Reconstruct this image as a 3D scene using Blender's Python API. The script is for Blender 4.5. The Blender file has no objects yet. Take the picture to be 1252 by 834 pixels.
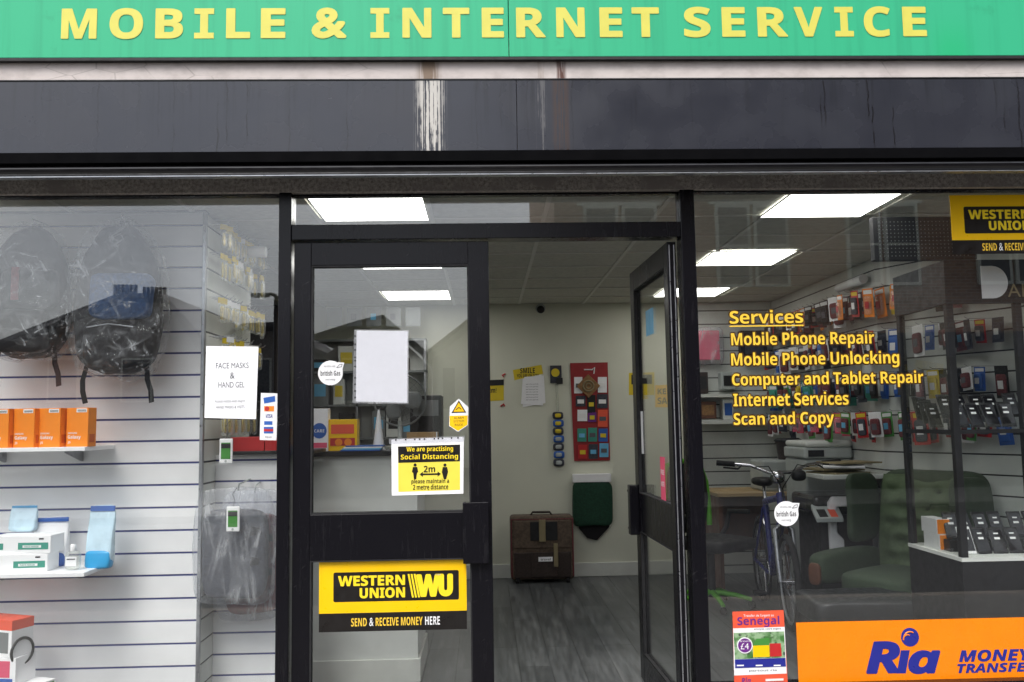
import bpy, bmesh, math, random
from mathutils import Vector, Matrix, noise as mn
random.seed(7)
C = bpy.context.scene
COL = C.collection
R = math.radians
# ------------------------------------------------------------------ camera, sky, sun, exposure
FPX, YAW, PIT, ROL = 1073.7, 0.0321, 0.09213, -0.01574
CAM = Vector((0, -4.2, 1.47))
cy_, sy_ = math.cos(YAW), math.sin(YAW)
fwd = Vector((sy_*math.cos(PIT), cy_*math.cos(PIT), math.sin(PIT)))
r0_ = Vector((cy_, -sy_, 0)); u0_ = r0_.cross(fwd)
rgt = r0_*math.cos(ROL) + u0_*math.sin(ROL)
upv = -r0_*math.sin(ROL) + u0_*math.cos(ROL)
cam = bpy.data.objects.new('camera', bpy.data.cameras.new('camera'))
COL.objects.link(cam); C.camera = cam
M4 = Matrix((rgt, upv, -fwd)).transposed().to_4x4(); M4.translation = CAM
cam.matrix_world = M4
cam.data.sensor_fit = 'HORIZONTAL'; cam.data.sensor_width = 36
cam.data.lens = FPX/1252*36
cam.data.clip_start = 0.05; cam.data.clip_end = 500
def P(px, py, Y):
    d = rgt*((px-626)/FPX) - upv*((py-417)/FPX) + fwd
    return CAM + d*((Y-CAM.y)/d.y)
def X(px, py, Y): return P(px, py, Y).x
def Z(px, py, Y): return P(px, py, Y).z
def MIR(px, py, d):
    p = P(px, py, d); return Vector((p.x, -p.y, p.z))

W = bpy.data.worlds.new('World'); C.world = W; W.use_nodes = True
nt = W.node_tree; bg = nt.nodes['Background']
sky = nt.nodes.new('ShaderNodeTexSky'); sky.sky_type = 'NISHITA'; sky.sun_disc = False
sky.sun_elevation = R(64); sky.sun_rotation = R(200); sky.air_density = 1.0; sky.dust_density = 4.0
hs = nt.nodes.new('ShaderNodeHueSaturation'); hs.inputs['Saturation'].default_value = 0.34
tc = nt.nodes.new('ShaderNodeTexCoord'); nz = nt.nodes.new('ShaderNodeTexNoise')
nz.inputs['Scale'].default_value = 2.2; nz.inputs['Detail'].default_value = 6
rp = nt.nodes.new('ShaderNodeValToRGB'); rp.color_ramp.elements[0].color = (.8, .82, .86, 1); rp.color_ramp.elements[1].color = (1.12, 1.11, 1.1, 1)
rp.color_ramp.elements[0].position = .35; rp.color_ramp.elements[1].position = .65
mx = nt.nodes.new('ShaderNodeMixRGB'); mx.blend_type = 'MULTIPLY'; mx.inputs[0].default_value = 1
nt.links.new(tc.outputs['Generated'], nz.inputs['Vector']); nt.links.new(nz.outputs['Fac'], rp.inputs[0])
nt.links.new(sky.outputs[0], hs.inputs['Color']); nt.links.new(hs.outputs[0], mx.inputs[1]); nt.links.new(rp.outputs[0], mx.inputs[2])
nt.links.new(mx.outputs[0], bg.inputs['Color']); bg.inputs['Strength'].default_value = 0.15
sun = bpy.data.objects.new('sun', bpy.data.lights.new('sun', 'SUN')); COL.objects.link(sun)
sun.data.energy = 0.9; sun.data.angle = R(25); sun.data.color = (1, .97, .93)
sd = Vector((-.3, -.8, 1.15)).normalized()      # towards the sun
sun.rotation_euler = sd.to_track_quat('Z', 'Y').to_euler()
C.view_settings.view_transform = 'Standard'; C.view_settings.look = 'None'
C.view_settings.exposure = 1.05; C.view_settings.gamma = 1.0; C.view_settings.use_curve_mapping = False
PANEL_STRENGTH = 3.3
C.render.engine = 'CYCLES'
C.cycles.max_bounces = 10; C.cycles.transparent_max_bounces = 40; C.cycles.glossy_bounces = 5; C.cycles.diffuse_bounces = 5
C.cycles.use_denoising = True; C.cycles.caustics_reflective = False; C.cycles.caustics_refractive = False
C.cycles.sample_clamp_indirect = 6

# ------------------------------------------------------------------ materials
def S(r, g, b):
    f = lambda c: (c/255/12.92 if c/255 <= .04045 else ((c/255+.055)/1.055)**2.4)
    return (f(r), f(g), f(b))
class G:
    def __init__(s, name):
        s.m = bpy.data.materials.new(name); s.m.use_nodes = True
        s.t = s.m.node_tree; s.n = s.t.nodes; s.b = s.n['Principled BSDF']; s.out = s.n['Material Output']
    def new(s, t, **k):
        q = s.n.new(t)
        for a, v in k.items(): setattr(q, a, v)
        return q
    def put(s, sock, v):
        if isinstance(v, bpy.types.NodeSocket): s.t.links.new(v, sock)
        else:
            if isinstance(v, tuple) and len(v) == 3 and sock.type == 'RGBA': v = (*v, 1)
            sock.default_value = v
    def math(s, op, a, b=0.0, c=None):
        q = s.new('ShaderNodeMath', operation=op); s.put(q.inputs[0], a); s.put(q.inputs[1], b)
        if c is not None: s.put(q.inputs[2], c)
        return q.outputs[0]
    def pos(s): return s.new('ShaderNodeNewGeometry').outputs['Position']
    def obj(s): return s.new('ShaderNodeTexCoord').outputs['Object']
    def scale(s, v, sc, rot=(0, 0, 0)):
        q = s.new('ShaderNodeMapping'); s.put(q.inputs['Vector'], v); q.inputs['Scale'].default_value = sc; q.inputs['Rotation'].default_value = rot
        return q.outputs[0]
    def noise(s, v, scale=5, detail=4, rough=.5):
        q = s.new('ShaderNodeTexNoise'); s.put(q.inputs['Vector'], v); q.inputs['Scale'].default_value = scale
        q.inputs['Detail'].default_value = detail; q.inputs['Roughness'].default_value = rough
        return q.outputs['Fac']
    def new_noise(s, v):
        q = s.new('ShaderNodeTexNoise'); s.put(q.inputs['Vector'], s.scale(v, (3, 3, 9))); q.inputs['Scale'].default_value = 2; return s.math_color(q)
    def math_color(s, q): return q.outputs['Color']
    def ramp(s, fac, lo, hi, a=0.0, b=1.0):
        q = s.new('ShaderNodeMapRange'); q.interpolation_type = 'SMOOTHSTEP'; s.put(q.inputs[0], fac)
        q.inputs[1].default_value = lo; q.inputs[2].default_value = hi; q.inputs[3].default_value = a; q.inputs[4].default_value = b
        return q.outputs[0]
    def mix(s, f, a, b, blend='MIX'):
        q = s.new('ShaderNodeMixRGB', blend_type=blend); s.put(q.inputs[0], f); s.put(q.inputs[1], a); s.put(q.inputs[2], b)
        return q.outputs[0]
    def sep(s, v):
        q = s.new('ShaderNodeSeparateXYZ'); s.put(q.inputs[0], v); return q.outputs
    def set(s, **k):
        for a, v in k.items(): s.put(s.b.inputs[a.replace('_', ' ')], v)
    def bump(s, h, strength=.2, dist=.01):
        q = s.new('ShaderNodeBump'); s.put(q.inputs['Height'], h); q.inputs['Strength'].default_value = strength; q.inputs['Distance'].default_value = dist
        s.t.links.new(q.outputs[0], s.b.inputs['Normal'])
def mat(name, col, rough=.5, var=.12, scale=9, bump=0, metal=0, spec=.5, bdist=.004):
    g = G(name); p = g.obj()
    n = g.noise(p, scale, 5)
    d = tuple(c*(1-var) for c in col); l = tuple(min(1, c*(1+var)) for c in col)
    g.set(Base_Color=g.mix(g.ramp(n, .3, .7), d, l), Roughness=g.ramp(g.noise(p, scale*2.3, 3), .3, .7, max(.02, rough-.08), min(1, rough+.08)), Metallic=metal)
    g.b.inputs['Specular IOR Level'].default_value = spec
    if bump: g.bump(g.noise(p, scale*6, 4), bump, bdist)
    return g.m
def emat(name, col, strength):
    g = G(name); g.set(Base_Color=(.8, .8, .8), Emission_Color=col); g.b.inputs['Emission Strength'].default_value = strength
    return g.m
def film(name, r0=.05, tint=(.985, .992, .987), rough=0.0, haze=0.0, bump=0, bscale=20, crease=0, hang=False):
    g = G(name)
    tr = g.new('ShaderNodeBsdfTransparent'); tr.inputs[0].default_value = (*tint, 1)
    gl = g.new('ShaderNodeBsdfGlossy'); gl.inputs['Roughness'].default_value = rough; gl.inputs[0].default_value = (1, 1, 1, 1)
    lw = g.new('ShaderNodeLayerWeight'); lw.inputs[0].default_value = .5
    f = g.math('MULTIPLY_ADD', g.math('POWER', lw.outputs['Facing'], 5.0), 1-r0, r0)
    if bump:
        bm_ = g.new('ShaderNodeBump'); bm_.inputs['Strength'].default_value = bump; bm_.inputs['Distance'].default_value = .02
        nn = g.noise(g.scale(g.obj(), (1, 1, .55), (.3, .5, .6)), bscale, 6, .6)
        g.put(bm_.inputs['Height'], nn); g.t.links.new(bm_.outputs[0], gl.inputs['Normal'])
    m1 = g.new('ShaderNodeMixShader'); g.put(m1.inputs[0], f); g.t.links.new(tr.outputs[0], m1.inputs[1]); g.t.links.new(gl.outputs[0], m1.inputs[2])
    o = m1.outputs[0]
    if crease:  # white streaks in the haze stand in for highlights on the folds
        q_ = g.obj(); l = []
        for rot_, st_, lo, hi in (((.2, .5, .4), .12, .54, .72), ((.4, -.9, 1.1), .14, .55, .73), ((.1, 1.4, .2), .12, .56, .74)) if not hang else (((.0, .1, .4), .08, .5, .7), ((.0, -.22, 1.1), .1, .52, .72), ((.1, .3, .2), .1, .55, .74)):
            l.append(g.ramp(g.noise(g.scale(g.scale(q_, (1, 1, 1), rot_), (1, 1, st_)), crease*3.4, 6, .6), lo-.012, hi, 0, .3 if hang else .5))
        haze = g.math('MULTIPLY_ADD', g.math('MAXIMUM', g.math('MAXIMUM', l[0], l[1]), l[2]), g.ramp(g.noise(q_, 7, 3), .38, .6, .3, 1), haze)
    if haze:
        df = g.new('ShaderNodeBsdfDiffuse'); df.inputs[0].default_value = (.9, .92, .95, 1)
        m2 = g.new('ShaderNodeMixShader'); g.put(m2.inputs[0], haze); g.t.links.new(o, m2.inputs[1]); g.t.links.new(df.outputs[0], m2.inputs[2]); o = m2.outputs[0]
    g.t.links.new(o, g.out.inputs['Surface'])
    return g.m
# sign and facade
def sign_green():
    g = G('green_sign_paint'); p = g.pos()
    st = g.noise(g.scale(p, (18, 1, .8)), 1.5, 5)
    c = g.mix(g.ramp(st, .45, .75), S(51, 177, 129), S(46, 167, 122))
    c = g.mix(g.math('MULTIPLY', g.ramp(g.noise(p, 5, 6, .7), .58, .72), .25), c, S(30, 120, 90))
    s = g.sep(p)
    b = g.math('MULTIPLY', g.ramp(g.math('ABSOLUTE', g.math('SUBTRACT', s['X'], X(1165, 50, -.295))), .02, .14, 1, 0), g.ramp(s['Z'], Z(1165, 40, -.295)-.1, Z(1165, 25, -.295)+.05, 1, 0))
    c = g.mix(g.math('MULTIPLY', b, .55), c, S(20, 176, 110))
    g.set(Base_Color=c, Roughness=.42); g.b.inputs['Specular IOR Level'].default_value = .35
    return g.m
def fascia_paint():
    g = G('weathered_grey_paint'); p = g.pos(); s = g.sep(p)
    fine = g.noise(g.scale(p, (26, 1, 1.2)), 1.6, 6, .65)
    fade = g.ramp(s['Z'], ZF0, ZF1, .25, 1.0)
    c = g.mix(g.math('MULTIPLY', g.ramp(fine, .5, .72), fade), S(43, 45, 53), S(34, 36, 42))
    c = g.mix(g.math('MULTIPLY', g.ramp(g.noise(p, 3, 6, .7), .35, .7), .12), c, S(64, 66, 72))
    # thin runs of dirty water
    wob = g.math('MULTIPLY', g.math('SUBTRACT', g.noise(g.scale(p, (.6, 1, 9)), 1.5, 3), .5), .03)
    xx = g.math('ADD', s['X'], wob); brk = g.ramp(g.noise(g.scale(p, (2, 1, 8)), 2, 4), .3, .6, .25, 1)
    for px, z0, z1, w_, a_ in ((51, .55, 1, .003, .5), (119, 0, 1, .003, .6), (193, .2, 1, .004, .45), (212, 0, 1, .003, .6), (232, .65, 1, .006, .4), (266, 0, .7, .0035, .85), (277, .1, 1, .003, .8), (302, .15, 1, .003, .85), (317, .7, 1, .006, .4), (354, 0, 1, .003, .7), (403, .6, 1, .004, .35), (425, 0, 1, .0025, .8),
                               (583, 0, 1, .0025, .5), (613, .3, 1, .003, .5), (645, .1, 1, .003, .45), (700, 0, 1, .003, .5), (846, .2, 1, .0025, .4), (1004, .2, .75, .003, .8), (1009, .25, 1, .0035, .9), (1062, .4, 1, .0035, .9), (1067, 0, .6, .0035, .9), (1092, 0, .6, .003, .85), (1218, .45, 1, .003, .8), (1228, .2, .6, .003, .8), (1246, 0, 1, .004, .9)):
        f = g.ramp(g.math('ABSOLUTE', g.math('SUBTRACT', xx, X(px, 140, -.28))), w_*.5, w_*1.5, a_, 0)
        if z0 > 0: f = g.math('MULTIPLY', f, g.ramp(s['Z'], ZF0+(ZF1-ZF0)*(z0-.05), ZF0+(ZF1-ZF0)*(z0+.12)))
        if z1 < 1: f = g.math('MULTIPLY', f, g.ramp(s['Z'], ZF0+(ZF1-ZF0)*(z1-.05), ZF0+(ZF1-ZF0)*(z1+.05), 1, 0))
        c = g.mix(g.math('MULTIPLY', f, brk), c, S(20, 20, 24))
    # white bird droppings and chalky runs below the leak
    def run(px, half, seed, amt, col, thr):
        nonlocal c
        x0 = X(px, 140, -.28)
        m = g.ramp(g.math('ABSOLUTE', g.math('SUBTRACT', s['X'], x0)), half*.35, half, 1, 0)
        k = g.noise(g.scale(p, (135, 1, .75)), 1.3, 2, .5)
        k2 = g.math('ADD', k, g.math('MULTIPLY', g.ramp(s['Z'], ZF0, ZF1, -.05, .05), 1))
        k2 = g.math('ADD', k2, g.math('MULTIPLY', g.math('SUBTRACT', g.noise(g.scale(p, (38, 1, 9)), 1.4, 4, .65), .5), .55)); f = g.math('MULTIPLY', g.math('MULTIPLY', m, g.ramp(k2, thr, thr+.09)), amt)
        c = g.mix(f, c, col)
    run(526, .085, 0, .9, S(200, 196, 188), .47)
    run(662, .03, 3, .3, S(140, 138, 136), .5)
    run(686, .05, 5, .75, S(66, 48, 38), .4)
    g.set(Base_Color=c, Roughness=g.ramp(g.noise(p, 4, 4), .3, .7, .2, .34)); g.b.inputs['Specular IOR Level'].default_value = .55
    g.bump(fine, .06, .003)
    return g.m
def strip_paint():
    g = G('dirty_white_paint'); p = g.pos(); s = g.sep(p)
    c = g.mix(g.ramp(g.noise(g.scale(p, (3, 1, 5)), 3, 6, .65), .4, .7), S(208, 199, 194), S(190, 181, 176))
    cr = g.new('ShaderNodeTexVoronoi', feature='DISTANCE_TO_EDGE'); g.put(cr.inputs['Vector'], g.scale(p, (3.5, 1, 9))); cr.inputs['Randomness'].default_value = 1
    cr.inputs['Scale'].default_value = 1.5
    c = g.mix(g.math('MULTIPLY', g.math('MULTIPLY', g.ramp(cr.outputs['Distance'], .0, .03, 1, 0), g.ramp(g.noise(p, 3, 4), .52, .64)), .4), c, S(104, 92, 86))
    for px, half, col, a in ((524, .07, S(112, 88, 62), .85), (686, .03, S(84, 42, 26), .95), (660, .03, S(150, 130, 115), .5)):
        m = g.ramp(g.math('ABSOLUTE', g.math('SUBTRACT', s['X'], X(px, 86, -.272))), half*.3, half, 1, 0)
        k = g.ramp(g.noise(g.scale(p, (60, 1, 5)), 1, 5), .38, .56)
        c = g.mix(g.math('MULTIPLY', g.math('MULTIPLY', m, k), a), c, col)
    g.set(Base_Color=c, Roughness=.75)
    return g.m
def mottled():
    g = G('mottled_grey_render'); p = g.pos()
    c = g.mix(g.ramp(g.noise(p, 60, 6, .75), .35, .65), S(128, 121, 114), S(200, 193, 186))
    c = g.mix(g.ramp(g.noise(p, 7, 5), .5, .7), c, S(150, 143, 138))
    g.set(Base_Color=c, Roughness=.7); g.bump(g.noise(p, 90, 4), .3, .004)
    return g.m
def planks():
    g = G('grey_laminate'); p = g.obj()
    br = g.new('ShaderNodeTexBrick'); g.put(br.inputs['Vector'], g.scale(p, (1, 1, 1), (0, 0, R(90))))
    br.offset = .37; br.inputs['Scale'].default_value = 1; br.inputs['Brick Width'].default_value = 1.25; br.inputs['Row Height'].default_value = .19; br.inputs['Mortar Size'].default_value = .004
    br.inputs['Color1'].default_value = (*S(84, 87, 88), 1); br.inputs['Color2'].default_value = (*S(112, 115, 116), 1); br.inputs['Mortar'].default_value = (*S(40, 42, 44), 1)
    gr = g.noise(g.scale(p, (28, 2.2, 1)), 1.2, 7, .65)
    c = g.mix(g.ramp(gr, .3, .72), S(66, 69, 71), br.outputs['Color'])
    c = g.mix(g.math('MULTIPLY', g.ramp(g.noise(g.scale(p, (9, .8, 1)), 1.5, 5), .5, .7), .3), c, S(140, 142, 142))
    g.set(Base_Color=c, Roughness=g.ramp(gr, .3, .7, .3, .45)); g.bump(gr, .1, .002)
    return g.m
def bricks(name, a, b, mor, sc=1):
    g = G(name); p = g.pos()
    s = g.sep(p); cb = g.new('ShaderNodeCombineXYZ'); g.put(cb.inputs[0], g.math('ADD', s['X'], s['Y'])); g.put(cb.inputs[1], s['Z'])
    br = g.new('ShaderNodeTexBrick'); g.put(br.inputs['Vector'], cb.outputs[0]); br.inputs['Scale'].default_value = 1/sc
    br.inputs['Brick Width'].default_value = .225; br.inputs['Row Height'].default_value = .075; br.inputs['Mortar Size'].default_value = .008
    br.inputs['Color1'].default_value = (*a, 1); br.inputs['Color2'].default_value = (*b, 1); br.inputs['Mortar'].default_value = (*mor, 1)
    c = g.mix(g.math('MULTIPLY', g.noise(p, 1.3, 5), .4), br.outputs['Color'], S(90, 70, 60))
    g.set(Base_Color=c, Roughness=.85)
    return g.m
def tarmac(name, a, b, sc=40):
    g = G(name); p = g.pos()
    c = g.mix(g.ramp(g.noise(p, sc, 6, .7), .35, .65), a, b); c = g.mix(g.math('MULTIPLY', g.noise(p, .8, 4), .4), c, a)
    g.set(Base_Color=c, Roughness=.85); g.bump(g.noise(p, sc*3, 3), .3, .01)
    return g.m
def fabric(name, col, sc=60, rough=.85, var=.25):
    g = G(name); p = g.obj()
    c = g.mix(g.ramp(g.noise(p, sc, 4, .7), .35, .65), tuple(x*(1-var) for x in col), tuple(x*(1+var) for x in col))
    g.set(Base_Color=c, Roughness=rough); g.b.inputs['Sheen Weight'].default_value = .05; g.bump(g.noise(p, sc*4, 3), .25, .003)
    return g.m

ZF0, ZF1 = Z(626, 184, -.28), Z(626, 97, -.28)
m = {}
m['green'] = sign_green(); m['yellow_letter'] = mat('yellow_vinyl', S(214, 207, 88), .45, .04)
m['fascia'] = fascia_paint(); m['strip'] = strip_paint(); m['mottled'] = mottled(); m['lip'] = mat('black_soffit_paint', S(8, 8, 10), .8, .1, 4, spec=.05)
m['blackgloss'] = mat('black_gloss_steel', S(24, 22, 24), .16, .2, 6, spec=.6)
def framepaint():
    g = G('black_powder_coat'); p = g.pos()
    d_ = g.math('MULTIPLY', g.ramp(g.noise(g.scale(p, (30, 30, 3)), 1.6, 6, .7), .52, .74), g.ramp(g.noise(p, 2.5, 4), .4, .65))
    sc = g.math('MULTIPLY', g.ramp(g.noise(g.scale(g.scale(p, (1, 1, 1), (.2, .5, .1)), (14, 14, 120)), 1.5, 3), .66, .74), g.ramp(g.noise(p, 5, 3), .5, .65))
    c = g.mix(g.math('MULTIPLY', d_, .35), S(16, 15, 20), S(58, 56, 58)); c = g.mix(g.math('MULTIPLY', sc, .35), c, S(96, 94, 94))
    g.set(Base_Color=c, Roughness=g.ramp(d_, 0, 1, .27, .5)); g.b.inputs['Specular IOR Level'].default_value = .25
    return g.m
m['black'] = framepaint()
m['blackmatt'] = mat('black_matt', S(20, 20, 22), .6, .2, 10)
m['alu'] = mat('brushed_aluminium', S(170, 172, 176), .35, .1, 20, metal=.8)
m['chrome'] = mat('chrome', S(200, 200, 205), .15, .05, 10, metal=1)
m['glass'] = film('window_glass', .075)
m['cabglass'] = film('cabinet_glass', .035)
m['white'] = mat('white_laminate', S(246, 246, 247), .45, .04, 5)
m['white2'] = mat('pale_laminate', S(216, 219, 214), .5, .05, 5)
m['navy'] = mat('navy_insert', S(56, 64, 126), .4, .1)
m['dark'] = mat('dark_insert', S(28, 29, 30), .4, .1)
m['cream'] = mat('cream_wall_paint', S(216, 217, 200), .75, .04, 2, bump=.05)
m['skirt'] = mat('white_gloss_paint', S(210, 212, 205), .4, .04)
m['floor'] = planks()
m['tile'] = mat('ceiling_tile_board', S(200, 200, 190), .85, .07, 30, bump=.25, bdist=.003)
m['tbar'] = mat('white_ceiling_grid', S(215, 215, 208), .5, .03)
m['panel'] = emat('lit_led_diffuser', (1, .985, .95), PANEL_STRENGTH)
m['paper'] = mat('white_paper', S(248, 248, 250), .7, .02, 30)
m['sleeve'] = film('clear_pocket', .06, (.97, .97, .98), .1, .12)
m['ink'] = mat('grey_ink', S(90, 90, 96), .7, .05); m['inkblack'] = mat('black_ink', S(22, 22, 24), .5, .05)
m['wuyellow'] = mat('yellow_print', S(253, 200, 2), .35, .02); m['wublack'] = mat('black_print', S(24, 20, 18), .35, .05)
m['wuletter'] = mat('pale_yellow_print', S(254, 222, 40), .4, .02); m['whiteprint'] = mat('white_print', S(240, 240, 240), .4, .02)
m['orange'] = mat('orange_print', S(255, 136, 12), .3, .03); m['riablue'] = mat('royal_blue_print', S(38, 44, 140), .35, .05)
m['vinylyellow'] = mat('yellow_lettering', S(250, 206, 66), .4, .05); m['vinylbrown'] = mat('brown_outline', S(70, 44, 14), .4, .05)
m['red'] = mat('red_card', S(190, 40, 42), .45, .08); m['brightorange'] = mat('orange_card', S(246, 140, 26), .5, .05); m['deeporange'] = mat('dark_orange_card', S(212, 92, 8), .5, .05)
m['teal'] = mat('teal_print', S(62, 150, 130), .5, .05); m['blueprint'] = mat('blue_print', S(44, 96, 178), .45, .06)
m['sky'] = mat('light_blue_print', S(110, 186, 226), .4, .08); m['cyan'] = mat('cyan_print', S(24, 156, 214), .4, .06)
m['paleblue'] = mat('pale_blue_print', S(196, 222, 236), .3, .08, 12); m['skyblue'] = mat('mid_blue_print', S(64, 150, 200), .4, .06); m['yelcard'] = mat('yellow_card', S(222, 196, 40), .5, .05); m['greencard'] = mat('green_card', S(70, 140, 60), .5, .08)
m['pink'] = mat('pink_card', S(224, 84, 116), .5, .06); m['purple'] = mat('purple_print', S(108, 40, 130), .5, .06)
m['coral'] = mat('coral_print', S(238, 92, 62), .45, .04)
m['wrap'] = film('clear_plastic_wrap', .028, (.95, .96, .97), .06, .012, 1.0, 18, 11)
m['wrap2'] = film('thin_plastic_bag', .035, (.93, .94, .96), .14, .07, .8, 11, 7, True)
m['bagblack'] = fabric('black_nylon', S(20, 19, 23)); m['bagblue'] = fabric('blue_nylon', S(48, 76, 116)); m['baggrey'] = fabric('grey_nylon', S(62, 64, 74))
m['bagbrown'] = fabric('brown_webbing', S(60, 42, 40)); m['maroon'] = fabric('maroon_nylon', S(110, 52, 56))
m['greencloth'] = fabric('dark_green_cloth', S(20, 60, 42)); m['velvet'] = fabric('olive_green_velvet', S(84, 102, 70), 40, .7, .1)  # velvet: lit tone of the armchair cloth, put into the colour
m['velvetd'] = fabric('moss_green_velvet', S(54, 70, 50), 40, .7, .1)  # darker copy of the same velvet, shade put into the colour
m['leather'] = mat('black_leather', S(32, 35, 38), .4, .2, 12, bump=.3)
m['suitcase'] = fabric('brown_suitcase_cloth', S(92, 78, 66), 30); m['suitdark'] = fabric('dark_brown_cloth', S(56, 46, 42)); m['tan'] = mat('tan_strap', S(140, 128, 96), .6)
m['wood'] = mat('mid_brown_wood', S(104, 66, 46), .5, .2, 6); m['oak'] = mat('oak_desk_top', S(178, 152, 110), .45, .12, 5)
m['lime'] = mat('lime_green_plastic', S(96, 178, 44), .4, .05)
m['greyplastic'] = mat('pale_grey_plastic', S(176, 182, 180), .45, .04); m['midgrey'] = mat('mid_grey_plastic', S(120, 124, 124), .45, .06)
m['cardboard'] = mat('brown_cardboard', S(180, 146, 100), .8, .08, 20)
m['brass'] = mat('brass_trinket', S(216, 192, 96), .35, .3, 60, metal=.3); m['clear'] = film('clear_blister', .06, (.93, .94, .9), .06, .14, .3, 30)
m['frame_blue'] = mat('blue_bike_paint', S(30, 38, 120), .3, .05); m['rubber'] = mat('black_rubber', S(26, 26, 28), .8, .1)
m['brick'] = bricks('brown_brick', S(172, 132, 106), S(146, 110, 90), S(176, 166, 154))
m['roof'] = mat('dark_slate_roof', S(62, 58, 60), .7, .25, 12); m['housewhite'] = mat('white_render', S(205, 208, 196), .8, .05)
m['housegrey'] = mat('grey_roughcast', S(126, 118, 110), .85, .12, 30); m['darkglass'] = mat('dark_window_pane', S(40, 46, 54), .08, .1)
m['road'] = tarmac('asphalt', S(46, 46, 48), S(60, 60, 62)); m['pave'] = tarmac('paving', S(96, 95, 92), S(118, 116, 112), 25)
m['brownwood'] = mat('carved_brown_wood', S(140, 104, 64), .6, .25, 40, bump=.4)

# ------------------------------------------------------------------ mesh building
ORG = {}
CH = {}
_tc = {}
def heavy(t, it=False):      # bold (or bold italic) letterforms of the built-in font stack
    o = ''
    for c in t:
        if 'A' <= c <= 'Z': o += chr((0x1D63C if it else 0x1D5D4)+ord(c)-65)
        elif 'a' <= c <= 'z': o += chr((0x1D656 if it else 0x1D5EE)+ord(c)-97)
        elif '0' <= c <= '9': o += chr(0x1D7EC+ord(c)-48)
        else: o += c
    return o
def font_mesh(s, style=0, spacing=1.0):
    k = (s, style, spacing)
    if k not in _tc:
        cu = bpy.data.curves.new('t', 'FONT'); cu.body = heavy(s, style == 2) if style else s; cu.size = 1; cu.space_character = spacing; cu.resolution_u = 4
        if not s.isascii(): cu.body = s
        o = bpy.data.objects.new('t', cu)
        me = bpy.data.meshes.new_from_object(o)
        vs = [v.co.copy() for v in me.vertices]; fs = [tuple(p.vertices) for p in me.polygons]
        bpy.data.objects.remove(o); bpy.data.curves.remove(cu); bpy.data.meshes.remove(me)
        x0 = min(v.x for v in vs); x1 = max(v.x for v in vs); y0 = min(v.y for v in vs); y1 = max(v.y for v in vs)
        _tc[k] = ([((v.x-x0)/(x1-x0), (v.y-y0)/max(1e-6, y1-y0)) for v in vs], fs, (x1-x0)/(y1-y0))
    return _tc[k]
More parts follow.
